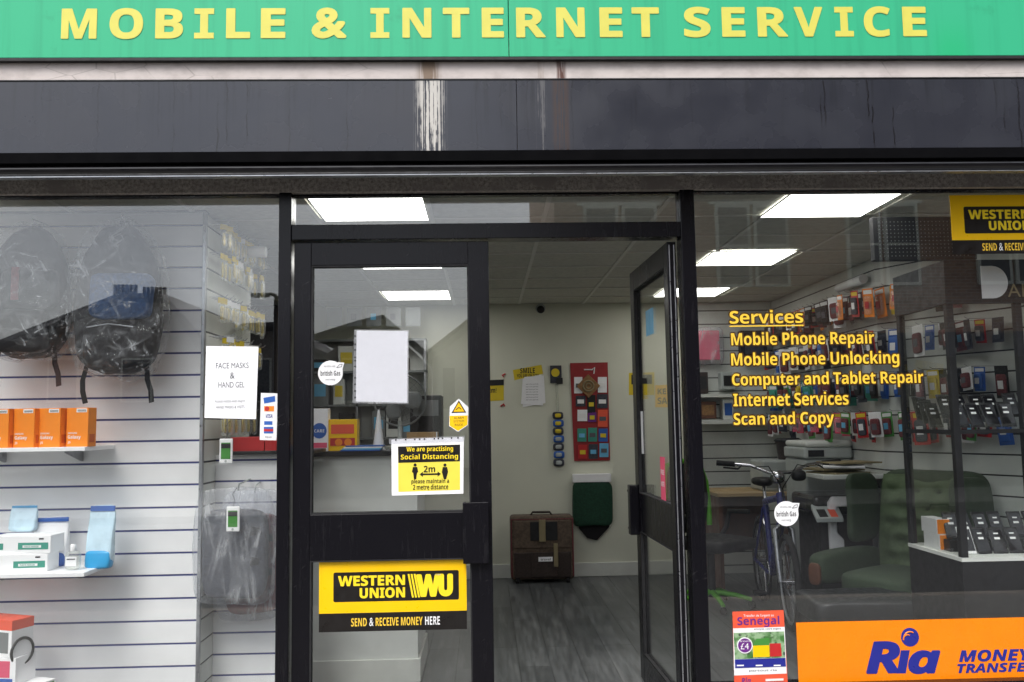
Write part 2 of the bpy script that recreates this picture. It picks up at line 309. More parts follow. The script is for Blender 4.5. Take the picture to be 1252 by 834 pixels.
class MB:
    def __init__(s): s.v = []; s.f = []; s.m = []; s.sm = []
    def add(s, vs, fs, mi=0, smooth=False):
        o = len(s.v); s.v += [Vector(v) for v in vs]; s.f += [tuple(i+o for i in f) for f in fs]; s.m += [mi]*len(fs); s.sm += [smooth]*len(fs)
        return s
    def hexa(s, a, b, mi=0):      # a: 4 points front (ccw seen from front), b: the 4 behind
        return s.add(list(a)+list(b), [(0, 1, 2, 3), (7, 6, 5, 4), (0, 4, 5, 1), (1, 5, 6, 2), (2, 6, 7, 3), (3, 7, 4, 0)], mi)
    def box(s, x0, x1, y0, y1, z0, z1, mi=0):
        return s.hexa([(x0, y0, z0), (x1, y0, z0), (x1, y0, z1), (x0, y0, z1)], [(x0, y1, z0), (x1, y1, z0), (x1, y1, z1), (x0, y1, z1)], mi)
    def tube(s, pts, r, n=10, mi=0, r2=None):
        pts = [Vector(p) for p in pts]; N = len(pts); rings = []
        for i, p in enumerate(pts):
            t = (pts[min(i+1, N-1)]-pts[max(i-1, 0)]).normalized()
            a = t.orthogonal().normalized() if i == 0 else (rings_a - t*rings_a.dot(t)).normalized()
            rings_a = a; b = t.cross(a); rr = r if r2 is None else r+(r2-r)*i/(N-1)
            rings.append([p+(a*math.cos(2*math.pi*j/n)+b*math.sin(2*math.pi*j/n))*rr for j in range(n)])
        vs = [v for q in rings for v in q]; fs = []
        for i in range(N-1):
            for j in range(n):
                k = (j+1) % n; fs.append((i*n+j, i*n+k, (i+1)*n+k, (i+1)*n+j))
        s.add(vs, fs, mi, True)
        s.add(rings[0], [tuple(reversed(range(n)))], mi); s.add(rings[-1], [tuple(range(n))], mi)
        return s
    def lathe(s, prof, c, n=24, mi=0, axis='Z'):
        c = Vector(c); vs = []; fs = []
        for r, h in prof:
            for j in range(n):
                a = 2*math.pi*j/n; u, w = r*math.cos(a), r*math.sin(a)
                vs.append(c + (Vector((u, w, h)) if axis == 'Z' else Vector((u, h, -w)) if axis == 'Y' else Vector((h, u, w))))
        for i in range(len(prof)-1):
            for j in range(n):
                k = (j+1) % n; fs.append((i*n+j, i*n+k, (i+1)*n+k, (i+1)*n+j))
        s.add(vs, fs, mi, True)
        s.add(vs[:n], [tuple(reversed(range(n)))], mi); s.add(vs[-n:], [tuple(range(n))], mi)
        return s
    def torus(s, c, R_, r, axis='Y', n=32, k=8, mi=0):
        c = Vector(c); vs = []; fs = []
        for i in range(n):
            a = 2*math.pi*i/n
            for j in range(k):
                b = 2*math.pi*j/k; q = R_+r*math.cos(b); h = r*math.sin(b); u, w = q*math.cos(a), q*math.sin(a)
                vs.append(c+(Vector((u, h, w)) if axis == 'Y' else Vector((u, w, h)) if axis == 'Z' else Vector((h, u, w))))
        for i in range(n):
            for j in range(k):
                fs.append((i*k+j, i*k+(j+1) % k, ((i+1) % n)*k+(j+1) % k, ((i+1) % n)*k+j))
        return s.add(vs, fs, mi, True)
    def prism(s, poly, y0, y1, mi=0, axis='Y'):
        n = len(poly); q = lambda u, w, h: (u, h, w) if axis == 'Y' else (h, u, w) if axis == 'X' else (u, w, h)
        return s.add([q(u, w, y0) for u, w in poly]+[q(u, w, y1) for u, w in poly], [tuple(range(n)), tuple(reversed(range(n, 2*n)))]+[(i, n+i, n+(i+1) % n, (i+1) % n) for i in range(n)], mi)
    def pill(s, c, size, e=.35, nu=24, nv=14, mi=0, fn=None, smooth=True):   # rounded box (superellipsoid); fn(x,y,z in -1..1) -> offset vector
        c = Vector(c); vs = []; fs = []
        sg = lambda v, p: math.copysign(abs(v)**p, v)
        for i in range(nv+1):
            a = -math.pi/2+math.pi*i/nv
            for j in range(nu):
                b = 2*math.pi*j/nu
                x = sg(math.cos(a), e)*sg(math.cos(b), e); y = sg(math.cos(a), e)*sg(math.sin(b), e); z = sg(math.sin(a), e)
                p = Vector((x*size[0]/2, y*size[1]/2, z*size[2]/2))
                if fn: p = fn(p, x, y, z)
                vs.append(c+p)
        for i in range(nv):
            for j in range(nu):
                fs.append((i*nu+j, i*nu+(j+1) % nu, (i+1)*nu+(j+1) % nu, (i+1)*nu+j))
        return s.add(vs, fs, mi, smooth)
    def plate(s, q, Y, th=.001, mi=0):   # q: four photo corners (bl, br, tr, tl), a flat sheet at depth Y
        a = [P(x, y, Y) for x, y in q]
        return s.hexa(a, [p+Vector((0, th, 0)) for p in a], mi)
    def text(s, t, o, U, V, mi=0, bold=0, spacing=1, shear=0, ext=0.0):     # ext: extra weight as a share of the height
        vs, fs, _ = font_mesh(t, (2 if shear else 1) if bold else 0, spacing); o, U, V = Vector(o), Vector(U), Vector(V)
        if not ext: return s.add([o+U*a+V*b for a, b in vs], fs, mi)
        r = V.length*ext; uu, vv = U.normalized(), V.normalized(); N = uu.cross(vv)
        k = 12; o2 = o+uu*r+vv*r; U2, V2 = U-uu*2*r, V-vv*2*r
        for q in range(k):
            a = 2*math.pi*q/k; d = uu*r*math.cos(a)+vv*r*math.sin(a)+N*.00008*q; s.add([o2+d+U2*a_+V2*b_ for a_, b_ in vs], fs, mi)
        return s
    def tx(s, t, xl, yb, xr, yt, Y, mi=0, bold=0, spacing=1, shear=0, ext=0.0):     # level lettering on a plane facing the street, fitted to a photo box
        yc = (yb+yt)/2; xc = (xl+xr)/2; x0, x1 = X(xl, yc, Y), X(xr, yc, Y); z0, z1 = Z(xc, yb, Y), Z(xc, yt, Y)
        return s.text(t, (x0, Y, z0), (x1-x0, 0, 0), (0, 0, z1-z0), mi, bold, spacing, shear, ext)
    def disc(s, c, r, y0, y1, mi=0, n=40, a0=0, a1=2*math.pi, sx=1):
        k = [(c[0]+r*sx*math.cos(a0+(a1-a0)*i/n), c[2]+r*math.sin(a0+(a1-a0)*i/n)) for i in range(n)]
        return s.prism(k, y0, y1, mi)
    def build(s, name, mats, parent=None, loc=None, bevel=0, local=False, seg=2):
        if not isinstance(mats, (list, tuple)): mats = [mats]
        o0 = Vector((0, 0, 0))
        if parent is not None and not local: o0 = ORG.get(parent.name, o0)
        elif loc is not None: o0 = Vector(loc)
        me = bpy.data.meshes.new(name); me.from_pydata([v-o0 for v in s.v], [], s.f)
        for q in mats: me.materials.append(m[q] if isinstance(q, str) else q)
        for p, mi, sm in zip(me.polygons, s.m, s.sm): p.material_index = mi; p.use_smooth = sm
        b = bmesh.new(); b.from_mesh(me); bmesh.ops.recalc_face_normals(b, faces=[f for f in b.faces]); b.to_mesh(me); b.free()
        me.update()
        o = bpy.data.objects.new(name, me); COL.objects.link(o)
        if parent is not None: o.parent = parent; CH.setdefault(parent.name, []).append(o); ORG[o.name] = ORG.get(parent.name, Vector((0, 0, 0)))
        else:
            o.location = o0; ORG[o.name] = o0.copy()
        if bevel:
            bv = o.modifiers.new('edge', 'BEVEL'); bv.width = bevel; bv.segments = seg; bv.limit_method = 'ANGLE'; bv.angle_limit = R(40)
        return o
def tag(o, label, cat, group=None, kind=None):
    o['label'] = label; o['category'] = cat
    if group: o['group'] = group
    if kind: o['kind'] = kind
    return o
def struct(o): o['kind'] = 'structure'; return o
def thing(name, label, cat, loc=(0, 0, 0), rz=0, group=None):
    o = bpy.data.objects.new(name, None); COL.objects.link(o); o.location = loc; o.rotation_euler = (0, 0, rz); o.empty_display_size = .05
    ORG[o.name] = Vector(loc)
    return tag(o, label, cat, group)
def dup(root, loc, rz=0, label=None, mats=None, rot=None):
    def cp(o, par):
        c = o.copy(); COL.objects.link(c)
        if par is not None: c.parent = par
        for ch in list(CH.get(o.name, ())): cp(ch, c)
        return c
    c = cp(root, None); c.location = loc; c.rotation_euler = rot if rot else (0, 0, rz)
    if label: c['label'] = label
    return c
def nv(p, f, a): return Vector(mn.noise_vector(p*f))*a

# ------------------------------------------------------------------ ground, road, shell of the shop
YB = 4.29
ZC = 2.604
XR = X(943, 374, YB)
XL = -3.3
struct(MB().box(XL-.3, XR+1.3, -.05, YB+.2, -.1, 0).build('floor', 'floor'))
struct(MB().box(-40, 40, -3.2, -.05, -.2, -.03).build('pavement', 'pave'))
struct(MB().box(-40, 40, -3.35, -3.204, -.25, -.028).build('kerb', 'housegrey', bevel=.015))
struct(MB().box(-60, 60, -11, -3.35, -.4, -.15).build('road', 'road'))
struct(MB().box(-60, 60, -14, -11, -.4, -.03).build('pavement', 'pave'))
struct(MB().box(-220, 220, -220, 220, -.5, -.42).build('ground', 'road'))
# walls: cream part of the back wall, side walls
struct(MB().box(XL-.2, X(846, 517, YB), YB, YB+.15, 0, 3.3).build('wall', 'cream'))
struct(MB().box(XL-.2, XL, .1, YB, 0, 3.3).build('wall', 'cream'))
struct(MB().box(XR+1.03, XR+1.2, .05, YB+.15, 0, 3.3).build('wall', 'cream'))
struct(MB().box(X(846, 517, YB), XR+1.03, YB+.03, YB+.15, 0, 3.3).build('wall', 'cream'))
sk = MB().box(-.42, X(846, 517, YB), YB-.015, YB, 0, .13)
struct(sk.build('skirting', 'skirt', bevel=.006))
# ceiling: tiles in a grid, leaving the openings of the light panels
GX, GY = .56, .52
LX = [(-.872, -.302), (1.575, 2.145)]
LY = [(.12, .645), (1.66, 2.185), (3.295, 3.82)]
cl = MB().box(XL, XR+1.03, .02, YB+.14, ZC+.012, ZC+.03)
struct(cl.build('ceiling', 'tile'))
tb = MB()
xs = [-.312-GX*k+.0 for k in range(-6, 6)]
xs = sorted(set([round(.345+GX*1.12*k, 3) for k in range(-6, 5)]))
for x in xs: tb.box(x-.012, x+.012, .03, YB, ZC+.004, ZC+.0115)
y = .10
while y < YB: tb.box(XL, XR+.03, y-.012, y+.012, ZC+.0045, ZC+.0115); y += .531
struct(tb.build('ceiling_grid', 'tbar'))
i = 0
words = [['nearest the left door leaf', 'second behind the left door leaf', 'deepest behind the left door leaf'], ['largest, above the services lettering', 'middle one above the services lettering', 'smallest, deepest beside the right door post']]
for a, (x0, x1) in enumerate(LX):
    for b, (y0, y1) in enumerate(LY):
        t = thing('ceiling_light', 'lit square white ceiling panel, '+words[a][b], 'ceiling light', ((x0+x1)/2, (y0+y1)/2, ZC), 0, 'lit panels in the shop ceiling')
        MB().box(x0, x1, y0, y1, ZC-.001, ZC+.003).build('diffuser', 'panel', t)
        f = MB(); e = .008
        f.box(x0-e, x0, y0-e, y1+e, ZC-.0018, ZC+.0035); f.box(x1, x1+e, y0-e, y1+e, ZC-.0018, ZC+.0035)
        f.box(x0, x1, y0-e, y0, ZC-.0018, ZC+.0035); f.box(x0, x1, y1, y1+e, ZC-.0018, ZC+.0035)
        f.build('frame', 'tbar', t)

# ------------------------------------------------------------------ facade above the glass
EX0, EX1 = -4.6, 4.8
zs0 = Z(626, 69.5, -.295)
sg = thing('shop_sign', 'long green shop sign with yellow mobile and internet service lettering', 'shop sign', (0, -.295, zs0))
xj = X(622, 40, -.295)
MB().box(EX0, xj-.0015, -.295, -.27, zs0, zs0+.75).build('sign_panel', 'green', sg, bevel=.003)
MB().box(xj+.0015, EX1, -.295, -.27, zs0, zs0+.75).build('sign_panel', 'green', sg, bevel=.003)
MB().box(EX0, EX1, -.298, -.272, zs0-.014, zs0-.001).build('bottom_edge', 'blackmatt', sg)
L = MB()
letters = [('M', 75, 118.5), ('O', 134, 175), ('B', 190, 224), ('I', 237.5, 261.5), ('L', 276.5, 306), ('E', 319, 349), ('&', 381, 424), ('I', 453, 476), ('N', 492, 527.5), ('T', 541.5, 574), ('E', 589, 616),
           ('R', 631, 667), ('N', 680, 715), ('E', 733, 761), ('T', 772.5, 806), ('S', 836, 868.5), ('E', 882.5, 911), ('R', 926, 963), ('V', 971, 1006), ('I', 1021, 1043.5), ('C', 1056, 1088.5), ('E', 1103.5, 1132.5)]
YS = -.2965
for ch, a, b in letters:
    k = (a+b)/2; yt = 10.6-2.4*(k-75)/1058; yb = 47.6-3.2*(k-75)/1058
    if ch == 'I':
        x0, x1, z0, z1 = X(a, 30, YS), X(b, 30, YS), Z(k, yb, YS), Z(k, yt, YS); w = x1-x0; h = z1-z0; s_ = h*.19
        L.prism([(x0, z0), (x1, z0), (x1, z0+s_), (x0+w*.7, z0+s_), (x0+w*.7, z1-s_), (x1, z1-s_), (x1, z1), (x0, z1), (x0, z1-s_), (x0+w*.3, z1-s_), (x0+w*.3, z0+s_), (x0, z0+s_)], YS, YS+.002)
    else:
        ov = .6 if ch in 'OCS&' else 0
        L.tx(ch, a, yb+ov, b, yt-ov, YS, 0, 1, ext=.05 if ch == '&' else .024)
L.build('lettering', 'yellow_letter', sg)

zw0, zw1 = Z(626, 95.5, -.272), zs0+.1
tag(MB().box(EX0, EX1, -.2715, -.24, zw0-.03, zw1).build('wall_band', 'strip', loc=(0, 0, zw0)), 'narrow band of dirty cracked white paint between sign and grey fascia', 'wall')
fa = thing('shutter_box', 'long dark grey streaked shutter box with white droppings over the windows', 'shutter', (0, -.28, ZF0))
fb = MB().box(EX0, X(632, 140, -.28)-.001, -.28, -.26, ZF0, ZF1-.003); fb.box(X(632, 140, -.28)+.001, EX1, -.28, -.26, ZF0, ZF1-.003)
fb.build('fascia_panel', 'fascia', fa, bevel=.002)
MB().box(EX0, EX1, -.283, -.2725, ZF1-.002, ZF1+.003).build('top_flashing', 'blackmatt', fa)
MB().box(EX0, EX1, -.286, -.05, Z(626, 196, -.286), ZF0-.001).build('lower_lip', 'lip', fa)
zr1, zr0 = Z(626, 195, -.27), Z(626, 212.5, -.27)
rl = MB(); n = 10
pf = [(-.27+.02*(1-math.cos(math.pi*(k/n-.5)))*1.0-.0, zr0+.004+(zr1-zr0-.004)*k/n) for k in range(n+1)]
prof = [(-.23, zr0+.004)]+pf+[(-.23, zr1)]
rl.prism(prof, EX0, EX1, 0, 'X')
o = rl.build('bottom_slat', 'blackgloss', fa)
mdf = o.modifiers.new('edge', 'BEVEL'); mdf.width = .002; mdf.limit_method = 'ANGLE'; mdf.angle_limit = R(50)
MB().box(EX0, EX1, -.266, -.225, zr0-.001, zr0+.003).build('slat_edge', 'alu', fa)
ZG = Z(626, 233, -.05)
tag(MB().box(EX0, EX1, -.05, .07, ZG, ZF0-.013).build('lintel', 'mottled', loc=(0, 0, ZG)), 'mottled grey lintel strip directly above the window glass', 'lintel')
MB2 = MB().box(EX0, EX1, -.238, .3, ZF0, zs0+.75); struct(MB2.build('facade_wall', 'housegrey'))

# ------------------------------------------------------------------ shopfront frame and glass
PLx0, PLx1 = X(341.5, 500, 0), X(357, 500, 0)
PRx0, PRx1 = X(838, 517, 0), X(855.5, 517, 0)
ZT0, ZT1 = Z(593, 293.5, 0), Z(593, 275, 0)
sf = thing('shopfront_frame', 'black aluminium shopfront frame with posts, transom and sills', 'window frame', (0, 0, 0))
MB().box(PLx0, PLx1, -.045, .06, -.03, ZG).build('post', 'black', sf, bevel=.003)
MB().box(PRx0, PRx1, -.045, .06, -.03, ZG).build('post', 'black', sf, bevel=.003)
MB().box(PLx1, PRx0, -.04, .055, ZT0, ZT1).build('transom', 'black', sf, bevel=.003)
MB().box(PLx1, PRx0, -.012, .03, ZG-.012, ZG-.002).build('top_rail', 'black', sf)
for a, b in ((EX0, PLx0), (PRx1, EX1)):
    MB().box(a, b, -.05, .06, -.03, .2).build('stall_riser', 'black', sf, bevel=.004)
    MB().box(a, b, -.06, .06, .2, .235).build('sill', 'black', sf, bevel=.004)
    MB().box(a, b, -.02, .03, ZG-.007, ZG-.002).build('top_rail', 'black', sf)
gl = .003
wl = MB().box(EX0+.02, PLx0, -gl, gl, .235, ZG-.007)
tag(wl.build('window_pane', 'glass', loc=(0, 0, .235)), 'large left window pane in front of backpacks and white slatwall', 'window', 'panes of the shopfront')
wr = MB().box(PRx1, EX1-.02, -gl, gl, .235, ZG-.007)
tag(wr.build('window_pane', 'glass', loc=(0, 0, .235)), 'large right window pane carrying the yellow services lettering', 'window', 'panes of the shopfront')
tag(MB().box(PLx1, PRx0, -gl, gl, ZT1, ZG-.012).build('window_pane', 'glass', loc=(0, 0, ZT1)), 'narrow fanlight pane above the black doors', 'window', 'panes of the shopfront')

def leaf(root, w, h, sgn):
    # local: hinge edge at x=0, runs towards +x*sgn, thickness y -.022..022, z from .01 to h
    def bx(name, a, b, z0, z1, y0=-.022, y1=.022, mt='black', bev=.003):
        x0, x1 = sorted((a*sgn, b*sgn)); return MB().box(x0, x1, y0, y1, z0, z1).build(name, mt, root, bevel=bev, local=True)
    st1, st2 = .082, .098
    bx('stile', 0, st1, .012, h); bx('stile', w-st2, w, .012, h)
    zt = h-.112
    bx('top_rail', st1, w-st2, zt, h, -.0215, .0215); bx('mid_rail', st1, w-st2, ZM0, ZM1, -.0215, .0215); bx('bottom_rail', st1, w-st2, .012, .16, -.0215, .0215)
    bx('glass', st1, w-st2, ZM1, zt, -.003, .003, 'glass', 0); bx('glass', st1, w-st2, .16, ZM0, -.003, .003, 'glass', 0)
    for z0, z1 in ((ZM1, zt), (.16, ZM0)):
        b = MB(); e = .007
        for ya, yb in ((-.021, -.0035), (.0035, .021)):
            for x0, x1 in ((st1, st1+e), (w-st2-e, w-st2)):
                q0, q1 = sorted((x0*sgn, x1*sgn)); b.box(q0, q1, ya, yb, z0, z1)
            q0, q1 = sorted(((st1+e)*sgn, (w-st2-e)*sgn)); b.box(q0, q1, ya, yb, z0, z0+e); b.box(q0, q1, ya, yb, z1-e, z1)
        b.build('gasket', 'rubber', root, local=True)
LW0, LW1 = X(359.5, 517, 0), X(600, 517, 0)
DH = Z(480, 297, 0)
ZM1, ZM0 = Z(480, 627, 0), Z(480, 683, 0)
dl = thing('shop_door', 'closed black left door leaf with notices stuck on its glass', 'door', (LW0, 0, 0), 0, 'black double shop doors')
leaf(dl, LW1-LW0, DH, 1)
hw = LW1-LW0
z0, z1 = Z(582, 689, -.04), Z(582, 614, -.04); h0, h1 = X(566, 650, -.04)-LW0, X(598, 650, -.04)-LW0
MB().box(h0, h1, -.05, -.042, z0, z1).box(h0, h0+.016, -.0419, -.0225, z0, z1).box(h1-.03, h1-.01, -.0419, -.0225, z0, z1).build('pull_handle', 'black', dl, bevel=.003, local=True)
MB().lathe([(.009, 0), (.009, .01), (.004, .014)], (hw-.05, -.03, 1.02), 14, axis='Y').build('lock_cylinder', 'chrome', dl, local=True)
dr = thing('shop_door', 'open black right door leaf swung inward beside the right post', 'door', (X(829, 517, 0)-.02, .0, 0), R(-88.2), 'black double shop doors')
dr.location = (.922, .012, 0)
leaf(dr, hw, DH-.005, -1)
# local +y is the street side when closed; opened inwards the street face looks to -X
hb = MB().box(-(hw-.025), -(hw-.085), -.075, -.0225, z0, z1)
hb.build('pull_handle', 'black', dr, bevel=.004, local=True)
bl = MB()
for zz in (z0+.035, z1-.035):
    for yy in (-.035, -.07): bl.lathe([(.008, 0), (.007, -.004)], (-(hw-.025)-.0003, yy, zz), 12, axis='X')
bl.build('handle_bolt', 'chrome', dr, local=True)
MB().box(.0005, .004, -.014, -.009, .02, DH-.02).box(.0005, .004, .009, .014, .02, DH-.02).build('edge_seal', 'alu', dr, local=True)

# ------------------------------------------------------------------ left window: slatwalls
def slat(A, U, N, length, zg, zb, zt, gap=.0105, th=.018):
    A, U, N = Vector(A), Vector(U), Vector(N); b = MB()
    zc = [zb]+[z for z in sorted(zg) if zb+.02 < z < zt-.02]+[zt]
    for i in range(len(zc)-1):
        lo = zc[i]+(gap/2 if i else 0); hi = zc[i+1]-(gap/2 if i < len(zc)-2 else 0)
        a0 = A+Vector((0, 0, lo)); a1 = A+U*length+Vector((0, 0, lo)); up_ = Vector((0, 0, hi-lo))
        b.hexa([a0, a1, a1+up_, a0+up_], [q-N*th for q in (a0, a1, a1+up_, a0+up_)], 0)
        if i:
            z = zc[i]; a0 = A+Vector((0, 0, z-gap/2+.0003))-N*.004; a1 = a0+U*length; up_ = Vector((0, 0, gap-.0006))
            b.hexa([a0, a1, a1+up_, a0+up_], [q-N*(th-.006) for q in (a0, a1, a1+up_, a0+up_)], 1)
    return b
YP = .44
gy = [275.5, 301.3, 327, 352.5, 379.5, 405.5, 431.6, 458.4, 485.3, 512, 538.6, 565.6, 592.4, 620, 648, 675.6, 702.9, 731.2, 758.7, 786.7, 814.3, 841, 868, 895, 922]
ZGR = [Z(230, q, YP) for q in gy]
XP = X(243.5, 560, YP)
ZPT = Z(200, 250, YP)
sw = thing('slatwall_panel', 'wide white slatwall with navy grooves behind backpacks and orange boxes', 'slatwall', (XP-.7, YP, 0))
slat((EX0+.2, YP, 0), (1, 0, 0), (0, -1, 0), XP-(EX0+.2), ZGR, .05, ZPT).build('slats', ['white', 'navy'], sw)
MB().box(XP, XP+.018, YP-.004, YP+.02, .05, ZPT).build('edge_trim', 'alu', sw, bevel=.002)
MB().box(EX0+.2, XP+.018, YP-.01, YP+.05, ZPT+.001, ZPT+.012).build('top_trim', 'blackmatt', sw)
struct(MB().box(EX0+.2, XP+.018, YP-.02, YP+.05, ZPT+.0125, ZC+.003).build('wall_bulkhead', 'midgrey'))
XQ = XP+.02
YQ1, YQ2 = .65, 1.33
ZLOW = Z(300, 556, YQ1)
sr = thing('slatwall_panel', 'pale side slatwall running inwards with rows of key rings on hooks', 'slatwall', (XQ, .9, 0))
slat((XQ, YP+.02, 0), (0, 1, 0), (1, 0, 0), YQ2-YP-.02, ZGR, .05, ZC-.01).build('slats', ['white2', 'dark'], sr)
lp = thing('slatwall_panel', 'low white slatwall with navy grooves behind the wrapped laptop bag', 'slatwall', (-1.2, YQ1, 0))
slat((XQ+.001, YQ1, 0), (1, 0, 0), (0, -1, 0), PLx0-XQ+.03, ZGR, .05, ZLOW).build('slats', ['white', 'navy'], lp)
MB().box(XQ+.06, PLx0+.05, YQ1-.05, YQ1+.3, ZLOW+.001, ZLOW+.02).build('ledge', 'dark', lp, bevel=.002)
for a, b, lab in ((283, 324, 'long red cardboard box on the dark ledge under the face masks notice'), (325, 339, 'short dark red box at the post end of the dark ledge')):
    x0, x1 = X(a, 545, YQ1), X(b, 545, YQ1); zb = ZLOW+.02
    tag(MB().box(x0, x1, YQ1-.02, YQ1+.14, zb, zb+.075).build('carton', 'red', loc=((x0+x1)/2, YQ1, zb), bevel=.002), lab, 'box', 'red boxes on the ledge')
# hooks and clear packs on the side slatwall
def hook(a, d, ln, r=.0022):
    a, d = Vector(a), Vector(d); return MB().tube([a, a+d*ln*.5, a+d*ln*.9, a+d*ln+Vector((0, 0, .012))], r, 6)
def clear_pack(kind):
    b = MB(); w, h = ((.042, .135), (.05, .12), (.036, .15))[kind]
    b.hexa([(-w/2, -.002, -.03), (w/2, -.002, -.03), (w/2, -.002, 0), (-w/2, -.002, 0)], [(-w/2, 0, -.03), (w/2, 0, -.03), (w/2, 0, 0), (-w/2, 0, 0)], 0)
    b.pill((0, -.006, -.03-(h-.03)/2), (w*.95, .016, h-.03), .5, 14, 8, 1)
    b.pill((0, -.004, -.04-(h-.05)/2), (w*.5, .008, h*.55), .6, 10, 6, 2)
    return b.build('clear_pack', [('yelcard', 'white', 'yelcard')[kind], 'clear', ('brass', 'brass', 'yelcard')[kind]], local=True)
packs = [clear_pack(k) for k in range(3)]
rows = [(2.56, .5, 1.29, 16, 'top'), (2.40, .49, 1.29, 18, 'second'), (2.16, .49, 1.27, 17, 'third'), (1.95, .5, 1.2, 12, 'fourth'), (1.56, .5, 1.1, 10, 'lowest')]
ordn = ['first', 'second', 'third', 'fourth', 'fifth', 'sixth', 'seventh', 'eighth', 'ninth', 'tenth', 'eleventh', 'twelfth', 'thirteenth', 'fourteenth', 'fifteenth', 'sixteenth', 'seventeenth', 'eighteenth', 'nineteenth', 'twentieth', 'twenty-first', 'twenty-second', 'twenty-third', 'twenty-fourth', 'twenty-fifth', 'twenty-sixth', 'twenty-seventh', 'twenty-eighth', 'twenty-ninth', 'thirtieth']
used = set()
kname = ['clear pack on a yellow card', 'clear pack with white header', 'narrow clear pack with yellow insert']
for z, y0, y1, n, nm in rows:
    for i in range(n):
        yy = y0+(y1-y0)*i/(n-1); ln = .09+.05*random.random()
        hook((XQ+.001, yy, z), (1, 0, 0), ln).build('hook', 'chrome', sr)
        k = random.choice((0, 1, 2)) if z > 1.7 else 0
        loc = (XQ+ln*(.55+.3*random.random()), yy, z-.004); lab = f'{kname[k]}, {ordn[i]} in {nm} row of the side slatwall'
        if k not in used: used.add(k); c = packs[k]; c.location = loc
        else: c = dup(packs[k], loc)
        c.rotation_euler = (0, 0, R(62)+random.uniform(-.3, .3))
        tag(c, lab, 'blister pack', 'clear packs hanging on the side slatwall')
# rolled paper at the top of the side wall
tag(MB().lathe([(.032, 0), (.034, .004), (.034, .15), (.031, .155)], (XQ+.03, .96, ZC-.11), 20, axis='X').build('paper_roll', 'white', loc=(XQ+.1, .96, ZC-.14)), 'short white cylinder mounted high at the end of side slatwall', 'roll')

# ------------------------------------------------------------------ left window: shelves and goods
def shelf(pyf, pxe, label, th=.02):
    zt = Z(60, pyf, .1); xe = X(pxe, pyf, .1)
    t = thing('display_shelf', label, 'shelf', (xe-.5, .27, zt-th))
    MB().box(EX0+.4, xe, .10, YP-.001, zt-th, zt).build('board', 'white', t, bevel=.002)
    for x in (xe-.16, xe-.55, xe-1.0):
        MB().prism([(YP-.001, zt-th), (YP-.2, zt-th), (YP-.2, zt-th-.012), (YP-.02, zt-th-.06), (YP-.001, zt-th-.06)], x-.002, x+.002, 0, 'X').build('bracket', 'alu', t)
    return zt
zs1 = shelf(547, 104, 'upper white display shelf holding the row of orange boxes')
zs2 = shelf(701, 103, 'lower white display shelf holding masks and hand gel')
def phone_box():
    t = thing('phone_box', '', 'box'); w, d, h = .118, .062, .188
    MB().box(-w/2, w/2, -d/2, d/2, 0, h).build('carton', 'brightorange', t, bevel=.0015, local=True)
    MB().box(-.005, w/2-.008, -d/2-.0008, -d/2-.0002, h-.022, h-.004).build('label_sticker', 'whiteprint', t, local=True)
    b = MB()
    for k_ in range(9): b.box(.002+k_*.0052, .0045+k_*.0052, -d/2-.0014, -d/2-.0009, h-.019, h-.009)
    b.build('barcode', 'inkblack', t, local=True)
    MB().box(w/2+.0002, w/2+.0008, -d*.3, d*.3, .02, .06).build('side_label', 'deeporange', t, local=True)
    b = MB(); b.text('Galaxy', (-w*.42, -d/2-.0008, .034), (w*.6, 0, 0), (0, 0, .022), 0, .02); b.text('SAMSUNG', (-w*.42, -d/2-.0008, .062), (w*.42, 0, 0), (0, 0, .008), 0, .02); b.text('J5', (-w*.42, -d/2-.0008, .014), (w*.14, 0, 0), (0, 0, .013), 0, .02)
    b.build('printed_name', 'whiteprint', t, local=True)
    return t
pb = phone_box(); first = True
for pcx, Y_, rz, lab in ((35, .17, R(-14), 'orange phone box standing third from the shelf end'), (66, .17, R(-14), 'orange phone box standing second from the shelf end'), (99.5, .17, R(-13), 'tallest looking orange phone box at the shelf end'),
                         (3, .17, R(-14), 'orange phone box cut by the left edge of the photo'), (19, .27, R(-14), 'orange phone box half hidden behind the leftmost front box'), (84, .27, R(-14), 'orange phone box half hidden behind the two end boxes'), (-28, .18, R(-14), 'orange phone box outside the left edge of the photo')):
    loc = (X(pcx, 525, Y_), Y_, zs1)
    if first: first = False; c = pb; c.location = loc; c.rotation_euler = (0, 0, rz)
    else: c = dup(pb, loc, rz)
    c.rotation_euler.z += random.uniform(-.05, .05)
    c['label'] = lab; c['group'] = 'orange phone boxes on the upper shelf'
def mask_box(loc, rz, label):
    t = thing('mask_box', label, 'box', loc, rz, 'mask boxes on the lower shelf'); w, d, h = .285, .13, .085
    MB().box(-w/2, w/2, -d/2, d/2, 0, h).build('carton', 'white', t, bevel=.003, local=True)
    b = MB().box(-w*.46, -w*.3, -d/2-.001, -d/2-.0002, .02, .05).box(-w*.05, w*.46, -d/2-.001, -d/2-.0002, .02, .052)
    b.build('teal_print', 'teal', t, local=True)
    MB().box(w*.03, w*.34, -d/2-.0016, -d/2-.0012, .028, .04).build('name_bar', 'whiteprint', t, local=True)
    MB().text('FACE MASK', (w*.06, -d/2-.0022, .030), (w*.24, 0, 0), (0, 0, .008), 0, .01).build('printed_name', 'teal', t, local=True)
    MB().box(w*.3, w*.38, -d/2-.001, -d/2-.0002, .066, .073).build('logo_mark', 'inkblack', t, local=True)
mask_box((X(28, 685, .21), .21, zs2), R(3), 'lower white and teal face mask box')
mask_box((X(35, 660, .22), .22, zs2+.0855), R(-2), 'upper white and teal face mask box stacked askew')
